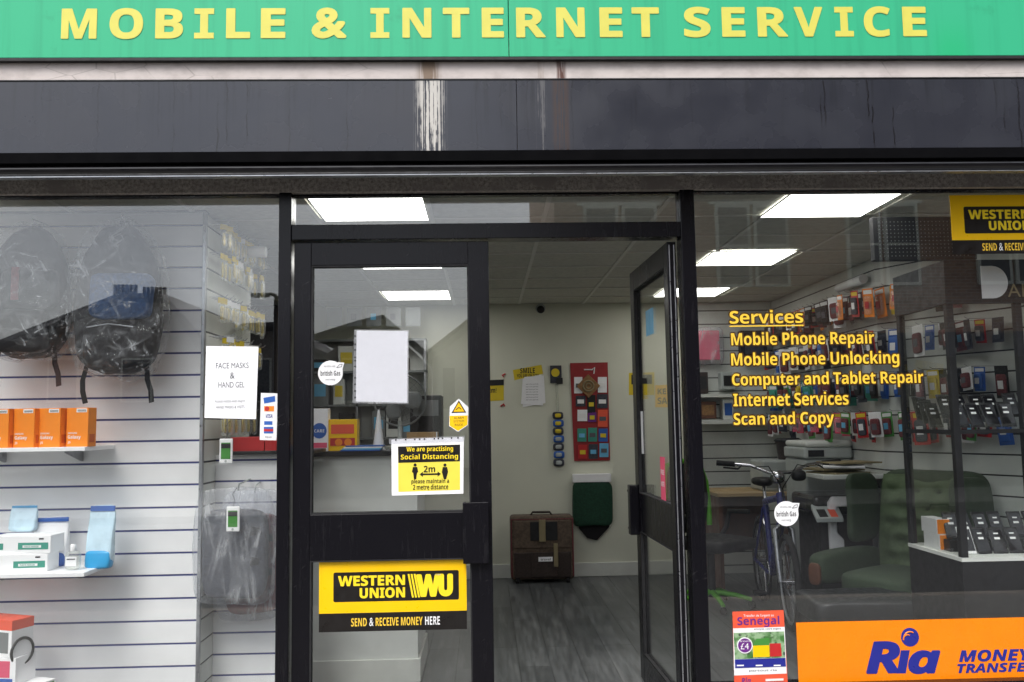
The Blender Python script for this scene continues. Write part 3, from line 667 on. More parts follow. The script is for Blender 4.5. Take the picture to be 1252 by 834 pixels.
def pouch(name, loc, w, h, d, mats, label, lean=0, rz=0):
    t = thing(name, label, 'pouch', loc, rz, 'plastic packs on the lower shelf'); t.rotation_euler = (lean, 0, rz)
    def fn(p, x, y, z):
        p.y *= max(.12, (1-((z+1)/2)**1.5)); p += nv(p+Vector(loc), 14, .004); return p
    MB().pill((0, 0, h/2), (w, d, h), .3, 24, 18, 0, fn).build('pack_body', mats[0], t, local=True)
    MB().box(-w*.47, w*.47, -d*.16, -d*.02, h*.9, h*.985).build('header_band', mats[1], t, local=True)
    if mats[2]:
        MB().pill((0, -d*.06, h*.12), (w*.99, d*.98, h*.3), .4, 20, 10).build('lower_band', mats[2], t, local=True)
pouch('wipes_pouch', (X(119, 690, .24), .26, zs2), .13, .3, .06, ('paleblue', 'blueprint', 'cyan'), 'tall light blue standing pouch at the end of lower shelf', R(-6), R(-4))
pouch('wipes_pouch', (X(28, 640, .31), .31, zs2+.172), .13, .13, .05, ('paleblue', 'skyblue', None), 'light blue pack behind the upper mask box', R(-8))
pouch('wipes_pouch', (X(62, 650, .33), .33, zs2), .16, .24, .09, ('white', 'blueprint', 'blueprint'), 'white and blue bag behind the hand gel bottle', R(-8), R(8))
gb = thing('gel_bottle', 'small clear hand gel bottle with white cap on lower shelf', 'bottle', (X(89, 690, .19), .19, zs2))
MB().pill((0, 0, .045), (.07, .04, .09), .45, 20, 12).build('bottle_body', 'clear', gb, local=True)
MB().lathe([(.012, .088), (.013, .09), (.013, .118), (.010, .122)], (0, 0, 0), 16).build('cap', 'white', gb, local=True)
MB().box(-.026, .026, -.0215, -.0205, .02, .065).build('label_sticker', 'whiteprint', gb, local=True); MB().box(-.02, .02, -.0222, -.0216, .05, .056).build('label_print', 'ink', gb, local=True)
# boxes stacked at the bottom left corner
zq = Z(20, 801, .16)
hb_ = thing('headphone_box', 'red and grey headphone box on top of corner stack', 'box', (X(2, 780, .18), .2, zq), R(-22), 'boxes stacked in the left corner')
MB().box(-.12, .12, -.06, .06, 0, .17).build('carton', 'white', hb_, bevel=.002, local=True)
MB().box(-.1205, .1205, -.0606, .0606, .125, .1705).build('red_band', 'coral', hb_, local=True)
MB().box(-.1, .1, -.0612, -.0604, .02, .115).build('picture', 'midgrey', hb_, local=True); MB().torus((-.01, -.063, .07), .032, .006, 'Y', 24, 6).build('headphone_print', 'inkblack', hb_, local=True)
MB().torus((.1212, 0, .02), .06, .007, 'X', 24, 6).build('headphone_print', 'inkblack', hb_, local=True)
pk = thing('toy_box', 'white box with pink picture in the middle of corner stack', 'box', (X(2, 815, .17), .19, zq-.125), R(-10), 'boxes stacked in the left corner')
MB().box(-.115, .115, -.07, .07, 0, .124).build('carton', 'white', pk, bevel=.002, local=True)
MB().box(-.1, .085, -.0712, -.0702, .035, .11).build('picture', 'pink', pk, local=True); MB().box(-.1, .1, -.0712, -.0702, .005, .03).build('blue_band', 'blueprint', pk, local=True)
gk = thing('cable_box', 'white and green box lowest in the corner stack', 'box', (X(24, 834, .17), .19, zq-.275), R(-18), 'boxes stacked in the left corner')
MB().box(-.13, .13, -.07, .07, 0, .149).build('carton', 'white', gk, bevel=.002, local=True); MB().box(.1302, .131, -.06, .06, .01, .14).build('picture', 'greencard', gk, local=True)
zt3 = zq-.276
t = thing('display_shelf', 'lowest white display shelf under the stacked corner boxes', 'shelf', (X(0, 834, .2), .27, zt3-.02))
MB().box(EX0+.4, X(52, 834, .1), .10, YP-.001, zt3-.02, zt3-.0005).build('board', 'white', t, bevel=.002)

# wrapped backpacks
def backpack(pcx, ptop, pbot, wpx, Yc, label, mats, seed):
    zt, zb = Z(pcx, ptop, Yc), Z(pcx, pbot, Yc); xc = X(pcx, (ptop+pbot)/2, Yc); h = zt-zb; w = wpx/FPX*(Yc+4.2); sd_ = Vector((seed*3.1, seed, 0))
    t = thing('backpack', label, 'backpack', (xc, Yc, zb), 0, 'plastic wrapped backpacks on the slatwall')
    def fn(p, x, y, z):
        k = .5+.5*z; p.x *= (1-.55*max(0, k-.45)**1.6*1.9)*(1+.06*math.sin(3*k)); p.y *= (1-.45*k*k); p += nv(p+sd_, 9, .012)+nv(p+sd_, 30, .004); return p
    MB().pill((0, 0, h/2), (w*.82, .2, h*.97), .55, 40, 30, 0, fn).build('body', mats[0], t, local=True)
    def fp(p, x, y, z): return p+nv(p+sd_, 12, .008)
    MB().pill((w*.02, -.07, h*.2), (w*.6, .09, h*.32), .5, 28, 18, 0, fp).build('front_pocket', mats[1], t, local=True)
    MB().pill((w*.08, -.062, h*.5), (w*.62, .1, h*.3), .35, 28, 18, 0, fp).build('upper_pocket', mats[2], t, local=True)
    (MB().box(-w*.08, w*.0, -.1165, -.1, h*.42, h*.66) if seed == 1 else MB().tube([(-w*.22, -.118, h*.3), (0, -.122, h*.32), (w*.24, -.118, h*.3)], .003, 6)).build('logo_strip' if seed == 1 else 'zip', 'maroon' if seed == 1 else 'alu', t, local=True)
    for sx in (-1, 1):
        x0 = sx*w*.3
        b = MB(); pts = [Vector((x0, -.01, h*.08)), Vector((x0+sx*.012, -.03, -.02)), Vector((x0+sx*.02+.01, -.03, -.075)), Vector((x0+.02+sx*.015, -.03, -.135))]
        for i_ in range(3):
            p, q = pts[i_], pts[i_+1]; d = Vector((.012, .0, .003))
            b.hexa([p-d, p+d, q+d, q-d], [v+Vector((0, .004, 0)) for v in (p-d, p+d, q+d, q-d)])
        b.build('strap', mats[3], t, local=True)
    MB().tube([(-.03, .04, h*.93), (-.02, .05, h*1.02), (.02, .05, h*1.02), (.03, .04, h*.93)], .008, 8).build('carry_loop', 'bagblack', t, local=True)
    def fw(p, x, y, z):
        k = .5+.5*z; p.x *= (1-.42*max(0, k-.5)**1.4*1.8); p.y *= (1-.4*k*k)
        q = p+sd_; a = abs(mn.noise(Vector((q.x*9+q.z*4, q.y*9, q.z*11-q.x*5))))
        p += nv(q, 5, .018)+nv(Vector((q.x*8+q.z*10, q.y*6, q.z*14-q.x*8)), 1, .016); p *= (1-.09*(.5-a)); return p
    MB().pill((0, -.01, h*.5), (w*1.02, .265, h*1.05), .6, 90, 64, 0, fw).build('plastic_cover', 'wrap', t, local=True)
    MB().tube([(0, .05, h*1.01), (0, .0, h*1.05), (0, YP-Yc-.02, h*1.055)], .003, 6).build('hook', 'chrome', t, local=True)
backpack(37, 276, 440, 108, .27, 'dark backpack wrapped in clear plastic, cut by the left photo edge', ('bagblack', 'bagblack', 'bagblack', 'bagbrown'), 1)
backpack(146, 272, 460, 118, .27, 'backpack with blue pocket wrapped in clear plastic, beside the other bag', ('bagblack', 'bagblack', 'bagblue', 'bagblack'), 4)

# wrapped laptop bags hanging at the low slatwall
def wrapped_bag(xc, Yc, zt, w, h, label, matn, seed, flip=0, film_='wrap2'):
    t = thing('laptop_bag', label, 'laptop bag', (xc, Yc, zt-h), 0, 'plastic wrapped laptop bags'); sd_ = Vector((seed, seed*2.3, 0))
    def fn(p, x, y, z): return p+nv(p+sd_, 7, .01)
    MB().pill((0, .01, h*.43), (w*.82, .09, h*.76), .3, 32, 22, 0, fn).build('body', matn, t, local=True)
    for zz in (.62, .36): MB().hexa([(w*.22, -.043, h*zz-.02), (w*.34, -.04, h*zz-.012), (w*.34, -.04, h*zz+.02), (w*.24, -.043, h*zz+.03)], [(w*.22, -.03, h*zz-.02), (w*.34, -.03, h*zz-.012), (w*.34, -.03, h*zz+.02), (w*.24, -.03, h*zz+.03)]).build('buckle', 'blackmatt', t, local=True)
    def fw(p, x, y, z):
        k = .5+.5*z
        p.y *= (1-.75*max(0, k-.62)/.38); q = p+sd_
        fold = mn.noise(Vector((q.x*26+q.z*2.5, q.y*3, q.z*2.2)))
        p.y += fold*.012*(1 if y < 0 else .3); p += nv(q, 5, .012); return p
    MB().pill((0, 0, h*.5), (w, .15, h), .3, 90, 50, 0, fw).build('plastic_cover', film_, t, local=True)
    MB().tube([(w*.02, .02, h*.97), (w*.05, .0, h*1.03), (w*.06, YQ1-Yc-.005, h*1.05)], .004, 6).build('hook', 'greyplastic', t, local=True)
zt_ = Z(285, 596, .45)
wrapped_bag(X(287, 670, .45), .45, zt_, .40, zt_-Z(285, 738, .45), 'grey laptop bag in a wrinkled clear plastic bag under the notices', 'baggrey', 2)
wrapped_bag(X(308, 670, .57), .572, zt_-.02, .34, zt_-Z(300, 752, .57), 'maroon laptop bag hanging behind the grey one', 'maroon', 6)
def phone_tag(px, py, Y_, label):
    c = P(px, py, Y_); t = thing('phone_tag', label, 'tag', c, R(-4), 'phone shaped tags')
    b = MB().box(-.034, .034, -.005, .005, -.065, .06); b.build('case', 'white', t, bevel=.006, local=True)
    MB().box(-.024, .024, -.0062, -.0052, -.042, .04).build('screen', 'greencard', t, local=True); MB().box(-.024, .024, -.0072, -.0063, .012, .034).build('label_strip', 'inkblack', t, local=True)
    MB().lathe([(.006, 0), (.006, -.001)], (0, -.0052, -.053), 14, axis='Y').build('button', 'greyplastic', t, local=True)
    MB().tube([(0, 0, .06), (.008, 0, .09), (-.004, 0, .12), (.0, .05, .15)], .0015, 6).build('cord', 'blackmatt', t, local=True)
phone_tag(276.5, 551, .3, 'white phone shaped tag with green screen under the face masks notice')
phone_tag(285, 634, .33, 'white phone shaped tag with green screen over the laptop bag')

# ------------------------------------------------------------------ notices and stickers on the glass
YO = -.0042           # just proud of the outer face of the glass
def sheet(name, label, cat, q, Y=YO, mt='paper', group=None):
    c = sum((P(x, y, Y) for x, y in q), Vector())/4
    t = thing(name, label, cat, c, 0, group); MB().plate(q, Y, .0006, 0).build('sheet', mt, t); return t
t = sheet('paper_notice', 'white paper notice saying face masks and hand gel on left window', 'notice', [(250, 511), (313, 512.5), (316, 424), (252, 423)])
b = MB(); y_ = YO-.0006
b.tx('FACE MASKS', 264, 450.5, 304, 443.5, y_); b.tx('&', 281, 463, 287, 455.5, y_); b.tx('HAND GEL', 267, 474, 299, 467, y_)
b.build('lettering', 'ink', t)
b = MB(); b.tx('PLEASE INSIDE AND ENJOY', 263, 493, 300, 489.5, y_); b.tx('HAND MASKS & VISITS', 264, 499.5, 299, 496, y_); b.build('small_lettering', 'ink', t)
t = sheet('payment_sticker', 'narrow white sticker with card payment logos beside the door post', 'sticker', [(317.5, 538), (338, 538.5), (340, 481), (319, 480.5)], mt='whiteprint')
b = MB(); b.plate([(323, 493.5), (336.5, 491), (336, 484), (322, 486.5)], y_, .0005); b.build('card_logo', 'blueprint', t)
b = MB(); b.plate([(323, 503), (335, 503), (335, 496.5), (323, 496.5)], y_, .0005).build('card_logo', 'brightorange', t); MB().disc(P(326.5, 499.8, y_), .011, y_-.0005, y_-.0001).build('card_logo', 'red', t)
b = MB(); b.tx('VISA', 325, 511, 333, 506.5, y_, bold=.02, shear=.2); b.build('card_logo', 'riablue', t)
b = MB(); b.plate([(323, 519.5), (333, 519.5), (333, 515), (323, 515)], y_, .0005).build('card_logo', 'blueprint', t)
b = MB(); b.plate([(322.5, 530), (334, 530), (334, 522), (322.5, 522)], y_, .0005, 0).plate([(322.5, 527.5), (334, 527.5), (334, 524.5), (322.5, 524.5)], y_-.0005, .0004, 1).build('card_logo', ['blueprint', 'red'], t)
b = MB(); b.tx('Welcome', 324, 535.5, 332, 533, y_); b.build('small_lettering', 'ink', t)

# round smart meter installer stickers
def round_sticker(px, py, r, label):
    c = P(px, py, YO); t = thing('round_sticker', label, 'sticker', c, 0, 'round white stickers'); rr = r/FPX*4.2
    b = MB().disc(c, rr, YO, YO+.0006); b.prism([(c.x+rr*.55, c.z+rr*.45), (c.x+rr*.95, c.z+rr*.25), (c.x+rr*1.12, c.z+rr*.82), (c.x+rr*.5, c.z+rr*.86)], YO-.0003, YO+.0003)
    b.build('sheet', 'whiteprint', t)
    b = MB(); s_ = r/15; b.tx('british Gas', px-12*s_, py+3.5*s_, px+12*s_, py-2.8*s_, y_, bold=.015); b.build('lettering', 'inkblack', t)
    b = MB(); b.tx('WE INSTALL HERE', px-8*s_, py-7*s_, px+6*s_, py-9*s_, y_); b.tx('smart energy', px-6*s_, py+10*s_, px+6*s_, py+7*s_, y_); b.build('small_lettering', 'ink', t)
    p0, p1 = c+Vector((rr*.5, 0, rr*.42)), c+Vector((rr*.95, 0, rr*.7))
    MB().tube([Vector((p0.x, y_, p0.z)), Vector(((p0.x+p1.x)/2, y_, p1.z-.002)), Vector((p1.x, y_, p1.z))], .0012, 6).tube([Vector((p0.x, y_, p0.z)), Vector((p1.x-.003, y_, p0.z+.004)), Vector((p1.x, y_, p1.z))], .0012, 6).build('flame_mark', 'ink', t)
round_sticker(404, 456, 15, 'round white sticker on the left door glass beside the blank sheet')
round_sticker(961.5, 628, 15, 'round white sticker on the right window over the bicycle')
# blank sheet in a punched pocket
t = sheet('paper_notice', 'blank white sheet in punched plastic pocket on the door glass', 'notice', [(435, 491), (498, 492.5), (498.5, 405), (436, 404)])
q = [(431, 493), (499.5, 494), (500, 403.5), (433, 403)]
MB().plate(q, YO-.0012, .0004).build('plastic_pocket', 'sleeve', t)
b = MB()
for yy in (411, 421, 428, 437, 441, 448, 462, 470, 478, 486): b.disc(P(434.2, yy, YO-.0016), .0042, YO-.0018, YO-.0014, 0, 10)
b.build('punched_hole', 'inkblack', t)
# hexagonal yellow warning sticker
qs = [(549, 521), (560, 528), (572, 520), (573, 498), (561, 487.5), (550, 497)]
c = P(560, 508, YO); t = thing('warning_sticker', 'small yellow and white alarm warning sticker near the door edge', 'sticker', c)
pts = [P(x, y, YO) for x, y in qs]; MB().prism([(p.x, p.z) for p in pts], YO, YO+.0006).build('sheet', 'whiteprint', t)
pts = [P(x, y, YO) for x, y in [(549.6, 520.5), (560, 527), (571.5, 519.5), (572, 508), (549.8, 508.5)]]; MB().prism([(p.x, p.z) for p in pts], YO-.0005, YO-.0001).build('yellow_band', 'wuyellow', t)
pts = [P(x, y, YO) for x, y in [(552, 505), (570, 504.5), (561, 489.5)]]; MB().prism([(p.x, p.z) for p in pts], YO-.0005, YO-.0001).build('warning_triangle', 'inkblack', t)
pts = [P(x, y, YO) for x, y in [(554.3, 503.6), (567.8, 503.2), (561, 492)]]; MB().prism([(p.x, p.z) for p in pts], YO-.0009, YO-.0006).build('triangle_face', 'wuyellow', t)
MB().tube([P(557.5, 501, YO-.001), P(561, 498, YO-.001), P(564, 500.5, YO-.001)], .002, 6).build('hand_mark', 'inkblack', t)
b = MB(); b.tx('ALARM', 555, 512.5, 567, 509.5, YO-.0008); b.tx('SYSTEM', 554.5, 516.5, 567.5, 513.8, YO-.0008); b.tx('INSIDE', 556, 521, 566, 518, YO-.0008); b.build('lettering', 'inkblack', t)
# social distancing notice
t = sheet('distancing_notice', 'yellow and black social distancing notice on the door glass', 'notice', [(479, 606), (566.5, 603.5), (567, 534.5), (478.5, 537.5)])
m['noticeyellow'] = mat('pale_notice_yellow', S(240, 222, 78), .5, .03); MB().plate([(487, 601.5), (562.5, 599), (562.5, 543.5), (486.5, 546)], y_, .0005).build('yellow_panel', 'noticeyellow', t)
MB().plate([(487, 566), (562.5, 564), (562.5, 543.5), (486.5, 546)], y_-.0005, .0004).build('black_panel', 'wublack', t)
b = MB(); b.tx('We are practising', 497, 553.5, 554, 545.8, y_-.001, bold=.012); b.tx('Social Distancing', 490, 563.3, 560, 555, y_-.001, bold=.02); b.build('heading', 'wuletter', t)
b = MB(); b.tx('2m', 518, 577.5, 532, 569.5, y_-.001, bold=.01); b.tx('please maintain a', 503, 592.5, 549, 585.5, y_-.001, bold=.01); b.tx('2 metre distance', 505, 598.6, 548, 592.2, y_-.001, bold=.01)
for px in (507.5, 544):
    h = P(px, 568.5, y_); b.disc((h.x, 0, h.z), .0072, y_-.001, y_-.0006, 0, 14); wd = 3.4 if px > 520 else 2.3
    q = [P(px+a, b_, y_) for a, b_ in ((-2.6, 571), (2.6, 571), (3.8, 577), (wd, 578.2), (1.4, 586), (-1.4, 586), (-wd, 578.2), (-3.8, 577))]; b.prism([(p.x, p.z) for p in q], y_-.001, y_-.0006)
q = [P(a, b_, y_) for a, b_ in ((513, 580), (517, 576.8), (517, 579), (535, 578.6), (535, 576.4), (539, 579.4), (535, 582.6), (535, 580.6), (517, 581), (517, 583.2))]; b.prism([(p.x, p.z) for p in q], y_-.001, y_-.0006)
b.build('lettering', 'wublack', t)
MB().plate([(476, 543), (568, 540), (568, 533), (475.5, 536.5)], YO-.0016, .0004).build('plastic_pocket', 'sleeve', t)
b = MB()
for xx in (484, 496, 507, 513, 519, 531, 536, 541, 552, 560): b.disc(P(xx, 538.2-.034*(xx-479), YO-.0018), .0038, YO-.002, YO-.0017, 0, 10)
b.build('punched_hole', 'inkblack', t)

# money transfer signs in yellow and black
def money_sign(label, x0, x1, yt, ym, yb, inner, s_, dx, dy):
    sl = -.0165
    q = lambda a, b_, c_, d: [(a, d), (b_, d+sl*(b_-a)), (b_, c_+sl*(b_-a)), (a, c_)]
    c = P((x0+x1)/2, (yt+yb)/2, YO); t = thing('money_sign', label, 'sign', c, 0, 'yellow and black money transfer signs')
    z0, z1, z2 = Z((x0+x1)/2, yb, YO), Z((x0+x1)/2, ym, YO), Z((x0+x1)/2, yt, YO); xa, xb = X(x0, yt*.5+yb*.5, YO), X(x1, yt*.5+yb*.5, YO)
    MB().box(xa, xb, YO, YO+.001, z1, z2).build('yellow_panel', 'wuyellow', t); MB().box(xa, xb, YO, YO+.001, z0, z1-.0004).build('black_panel', 'wublack', t)
    A = lambda px, py: (xa+(px-390)*s_/FPX*4.2, z2-(py-682.5)*s_/FPX*4.2)      # layout of the door sign, scaled
    i0, i1 = A(407, 732), A(556, 697.5)
    r_ = .008; pp = []
    for cx_, cz_, a0 in ((i1[0]-r_, i1[1]-r_, 0), (i0[0]+r_, i1[1]-r_, 90), (i0[0]+r_, i0[1]+r_, 180), (i1[0]-r_, i0[1]+r_, 270)):
        pp += [(cx_+r_*math.cos(R(a0+k*22.5)), cz_+r_*math.sin(R(a0+k*22.5))) for k in range(5)]
    MB().prism(pp, YO-.0005, YO-.0001).build('name_plate', 'wublack', t)
    b = MB(); Y2 = YO-.0009
    def w(s, a, b_, c_, d, ext):
        p, q2 = A(a, d), A(b_, c_); b.text(s, (p[0], Y2, p[1]), (q2[0]-p[0], 0, 0), (0, 0, q2[1]-p[1]), 0, 1, 1.0, 0, ext)
    w('WESTERN', 412.5, 492, 701.5, 713.8, .03); w('UNION', 438, 492, 716, 728.2, .03)
    for k in range(3):
        p = [A(a+k*3.6, b_) for a, b_ in ((495, 701), (497.2, 701), (502.4, 728.5), (500.2, 728.5))]; b.prism(p, Y2, Y2+.0003)
    w('W', 505, 534, 701.5, 728, .05); w('U', 531.5, 549, 701.5, 728, .06)
    b.build('lettering', 'wuletter', t)
    p = [A(a, b_) for a, b_ in ((527.5, 702), (534.5, 702), (529.5, 722), (525, 715))]; MB().prism(p, Y2-.0004, Y2-.0001).build('white_stroke', 'whiteprint', t)
    def line(parts):
        for s, a, b_, mt in parts:
            nonlocal b
            b = MB(); p, q2 = A(a, 762.8), A(b_, 752.2); hgt = (z0+z1)/2
            b.text(s, (p[0], Y2, hgt-.019*s_), (q2[0]-p[0], 0, 0), (0, 0, .038*s_), 0, .03); b.build('slogan', mt, t)
    line((('SEND', 428, 446.5, 'vinylyellow'), ('&', 449.5, 454.5, 'whiteprint'), ('RECEIVE', 457, 484, 'vinylyellow'), ('MONEY', 487, 512.5, 'vinylyellow'), ('HERE', 515.5, 533, 'whiteprint')))
money_sign('yellow and black money transfer sign on the lower glass of left door', 390, 570.5, 683, 748.5, 771.2, None, 1, 0, 0)
money_sign('yellow and black money transfer sign high in right window corner', 1163, 1352, 238, 293, 310, None, 1.0, 0, 0)

# services lettering
t = thing('services_lettering', 'yellow lettering listing repair services on the right window', 'lettering', P(1000, 450, YO))
for s, a, b_, yt, yb in (('Services', 892, 982, 379, 395.5), ('Mobile Phone Repair', 894, 1069, 405.5, 426), ('Mobile Phone Unlocking', 894, 1099.5, 430, 450.5), ('Computer and Tablet Repair', 895, 1129, 454.5, 474.5), ('Internet Services', 896.5, 1037.5, 479.5, 496), ('Scan and Copy', 897, 1020, 503.5, 523.5)):
    d = MB(); d.tx(s, a-1.5, yb+1.5, b_+1.5, yt-1.5, YO, 0, 1, .96, ext=.075); d.build('outline', 'vinylbrown', t)
    d = MB(); d.tx(s, a, yb, b_, yt, YO-.0022, 0, 1, .96); d.build('line_of_text', 'vinylyellow', t)
MB().box(X(892, 400, YO), X(982.5, 400, YO), YO, YO+.0005, Z(937, 399.2, YO), Z(937, 397.6, YO)).build('underline', 'vinylyellow', t)

# orange money transfer banner
t = thing('money_banner', 'wide orange banner with blue lettering along right window bottom', 'banner', P(1100, 800, YO))
xa, xb, za, zb = X(975, 800, YO), X(1345, 800, YO), Z(1100, 853, YO), Z(1113, 758, YO)
MB().box(xa, xb, YO, YO+.0012, za, zb).build('sheet', 'orange', t)
b = MB(); b.tx('R', 1058, 823.5, 1101, 784, YO-.0006, 0, 1, shear=1, ext=.04); b.hexa([P(1096.5, 823.5, YO-.0007), P(1107.5, 823.3, YO-.0007), P(1112.5, 795, YO-.0007), P(1101.5, 795.2, YO-.0007)], [P(1096.5, 823.5, YO-.0002), P(1107.5, 823.3, YO-.0002), P(1112.5, 795, YO-.0002), P(1101.5, 795.2, YO-.0002)]); b.tx('a', 1110, 824, 1150.5, 795, YO-.0006, 0, 1, shear=1, ext=.05); b.build('lettering', 'riablue', t)
c = P(1112.5, 779, YO); b = MB(); b.disc(c, .043, YO-.0012, YO-.0008)
b.build('globe_mark', 'riablue', t)
b = MB()
for k, (r_, w_) in enumerate(((.032, .006), (.020, .005))):
    b.tube([(c.x-.012*k+.0+r_*math.cos(R(a)), YO-.0014, c.z-.012+r_*math.sin(R(a))*1.15) for a in range(60, 181, 12)], w_*.55, 6)
b.build('globe_stripe', 'orange', t)
b = MB(); b.tx('MONEY', 1172, 808.5, 1262, 794, YO-.0006, 0, 1, 1, 1, .03); b.tx('TRANSFER', 1170.5, 822, 1266, 810.5, YO-.0006, 0, 1, 1, 1, .03); b.build('small_lettering', 'riablue', t)

# travel poster
t = thing('travel_poster', 'small coral money transfer poster headed with a country name', 'poster', P(928, 790, YO))
def pl(name, q, mt, k): return MB().plate(q, YO-.0006*k, .0005).build(name, mt, t)
pl('sheet', [(898, 842), (963.5, 840), (958, 746), (895.5, 748)], 'coral', 0)
pl('white_panel', [(897.6, 826), (961.8, 823.6), (959.4, 766.5), (896.4, 768.5)], 'whiteprint', 1)
def poster_photo():
    g = G('blurred_market_picture'); n = g.noise(g.pos(), 26, 4); n2 = g.noise(g.pos(), 60, 3)
    c = g.mix(g.ramp(n, .4, .6), S(70, 120, 60), S(150, 180, 140)); c = g.mix(g.ramp(n2, .55, .7), c, S(60, 66, 60)); g.set(Base_Color=c, Roughness=.4); return g.m
m['photo'] = poster_photo()
pl('picture', [(898.5, 806), (960.2, 804), (958.6, 772), (897, 774)], 'photo', 2)
pl('yellow_patch', [(921, 803.6), (941, 803), (940.5, 789), (920.6, 789.6)], 'wuyellow', 3); pl('green_patch', [(920.6, 789.4), (940.4, 788.8), (940, 780.5), (925, 781)], 'greencard', 3); pl('red_patch', [(941.5, 803), (956, 802.5), (954.5, 786.5), (941, 787)], 'red', 3)
pl('blue_band', [(899, 817), (961, 815), (960.3, 804.4), (898.5, 806.4)], 'riablue', 3)
c = P(910.5, 789, YO); MB().disc(c, .037, YO-.0028, YO-.0022).build('badge_ring', 'whiteprint', t); MB().disc(c, .032, YO-.0034, YO-.0029).build('badge', 'purple', t)
b = MB(); b.tx('£4', 905.5, 794, 915.5, 786.5, YO-.004, 0, .02); b.tx('from', 904.5, 785, 916.5, 782.5, YO-.004); b.build('price', 'whiteprint', t)
b = MB(); b.tx('Senegal', 901.5, 767, 953, 753.5, YO-.0012, 0, .03); b.build('heading', 'purple', t)
b = MB(); b.tx('Transfer de l\'argent au', 909, 755, 946, 750.8, YO-.0016); b.build('small_lettering', 'whiteprint', t)
b = MB(); b.tx('envoyez votre argent', 922, 770.6, 955, 768, YO-.0014); b.tx('partout ria', 916, 821.5, 950, 818.5, YO-.0014); b.build('fine_print', 'ink', t)
b = MB(); b.tx('Ria', 906.5, 836, 918, 828.5, YO-.0012, 0, .04, 1, .15); b.build('maker_name', 'purple', t)
for a in (905, 928, 950): MB().plate([(a-4, 814.6), (a+4.5, 814.4), (a+4.5, 812.8), (a-4, 813)], YO-.0024, .0004).build('caption_bar', 'whiteprint', t)
MB().plate([(936, 833), (958, 832.2), (958, 829.5), (936, 830.2)], YO-.0012, .0004).build('caption_bar', 'whiteprint', t)

# stickers on the open leaf
def leaf_sheet(label, cat, u0, u1, z0, z1, mt, name):
    t = thing(name, label, cat, (0, 0, 0), 0); o_ = dr.matrix_basis
    b = MB().box(u0, u1, -.0052, -.0042, z0, z1); o = b.build('sheet', mt, t, local=True); t.location = dr.location; t.rotation_euler = dr.rotation_euler; return t
t = leaf_sheet('small pink sticker on the open door glass above its handle', 'sticker', -.36, -.26, 1.06, 1.28, 'pink', 'pink_sticker')
b = MB(); b.text('FREE', (-.345, -.006, 1.19), (.07, 0, 0), (0, 0, .025), 0, .02); b.text('WIFI', (-.345, -.006, 1.13), (.07, 0, 0), (0, 0, .025), 0, .02); b.build('lettering', 'whiteprint', t, local=True)
t = leaf_sheet('pale blue sticker high on the open door glass', 'sticker', -.6, -.42, 1.93, 2.07, 'sky', 'blue_sticker')
t = leaf_sheet('tall thin white sticker strip on the open door glass edge', 'sticker', -.81, -.76, 1.28, 1.52, 'whiteprint', 'strip_sticker')

# ------------------------------------------------------------------ inside, seen through the doorway
def wallX(px, py=517): return X(px, py, YB)
def wallZ(px, py): return Z(px, py, YB)
c = P(661, 378, YB-.04); cm = thing('dome_camera', 'small dark dome camera near the ceiling of back wall', 'camera', c)
MB().lathe([(.045, .0), (.048, -.012), (.045, -.035)], (c.x, YB-.001, c.z+.01), 20, axis='Y').build('mount', 'greyplastic', cm); MB().pill((c.x, YB-.05, c.z-.005), (.075, .06, .075), 1, 18, 12).build('dome', 'blackmatt', cm)
def wsheet(name, label, cat, q, mt, Y=YB-.003, group=None):
    c = sum((P(x, y, Y) for x, y in q), Vector())/4; t = thing(name, label, cat, c, 0, group); MB().plate(q, Y, .0015).build('sheet', mt, t); return t
def wt(t, s, a, yb, b_, yt, Y, mt, bold=.02, name='lettering'):
    b = MB(); b.tx(s, a, yb, b_, yt, Y, 0, bold); return b.build(name, mt, t)
t = wsheet('wall_notice', 'yellow smile camera notice above white papers on back wall', 'notice', [(629, 465), (664, 457), (662, 446), (627, 452.5)], 'yelcard')
wt(t, 'SMILE', 636, 456.5, 654, 450, YB-.0045, 'inkblack', .04); wt(t, 'YOU ARE ON CCTV', 632, 461.5, 659, 457.3, YB-.0045, 'inkblack', .03)
t = wsheet('wall_paper', 'sheaf of white papers hanging under the yellow smile notice', 'paper', [(637, 494), (664, 496), (662, 458), (639, 463)], 'paper', YB-.012)
MB().plate([(639, 498), (667, 493), (665, 459), (641, 461)], YB-.007, .0015).build('sheet', 'paper', t)
b = MB()
for k in range(7): b.tx('service price', 643, 470.6+k*3.2, 658, 469+k*3.2, YB-.014)
b.build('lettering', 'ink', t)
t = wsheet('wall_notice', 'yellow and black notice partly hidden by the left door edge', 'notice', [(590, 491), (616, 489.5), (616, 464), (590, 465)], 'yelcard')
MB().plate([(590, 472), (616, 471), (616, 464), (590, 465)], YB-.005, .001).build('black_panel', 'inkblack', t); wt(t, '2m!', 597, 480.5, 607, 474, YB-.0055, 'inkblack', .03)
MB().tube([P(616, 461, YB-.005), P(614, 459, YB-.005), P(618, 457, YB-.005)], .008, 6).build('red_tape', 'red', t); MB().tube([P(612, 497, YB-.005), P(616, 494, YB-.005), P(617, 497, YB-.005)], .008, 6).build('red_tape', 'red', t)
t = wsheet('wall_notice', 'yellow notice on back wall beside the open door', 'notice', [(769, 483), (800, 483), (800, 455), (769, 456)], 'yelcard')
MB().plate([(772, 470), (797, 469.5), (797, 458), (772, 458.5)], YB-.005, .001).build('black_panel', 'inkblack', t)
t = wsheet('wall_notice', 'bright yellow notice seen through the open door glass', 'notice', [(801, 498), (830, 498), (830, 470), (801, 471)], 'wuyellow', YB-.006)
wt(t, 'KEEP', 804, 482, 826, 475, YB-.0075, 'inkblack'); wt(t, 'SAFE', 804, 494, 826, 486, YB-.0075, 'inkblack')
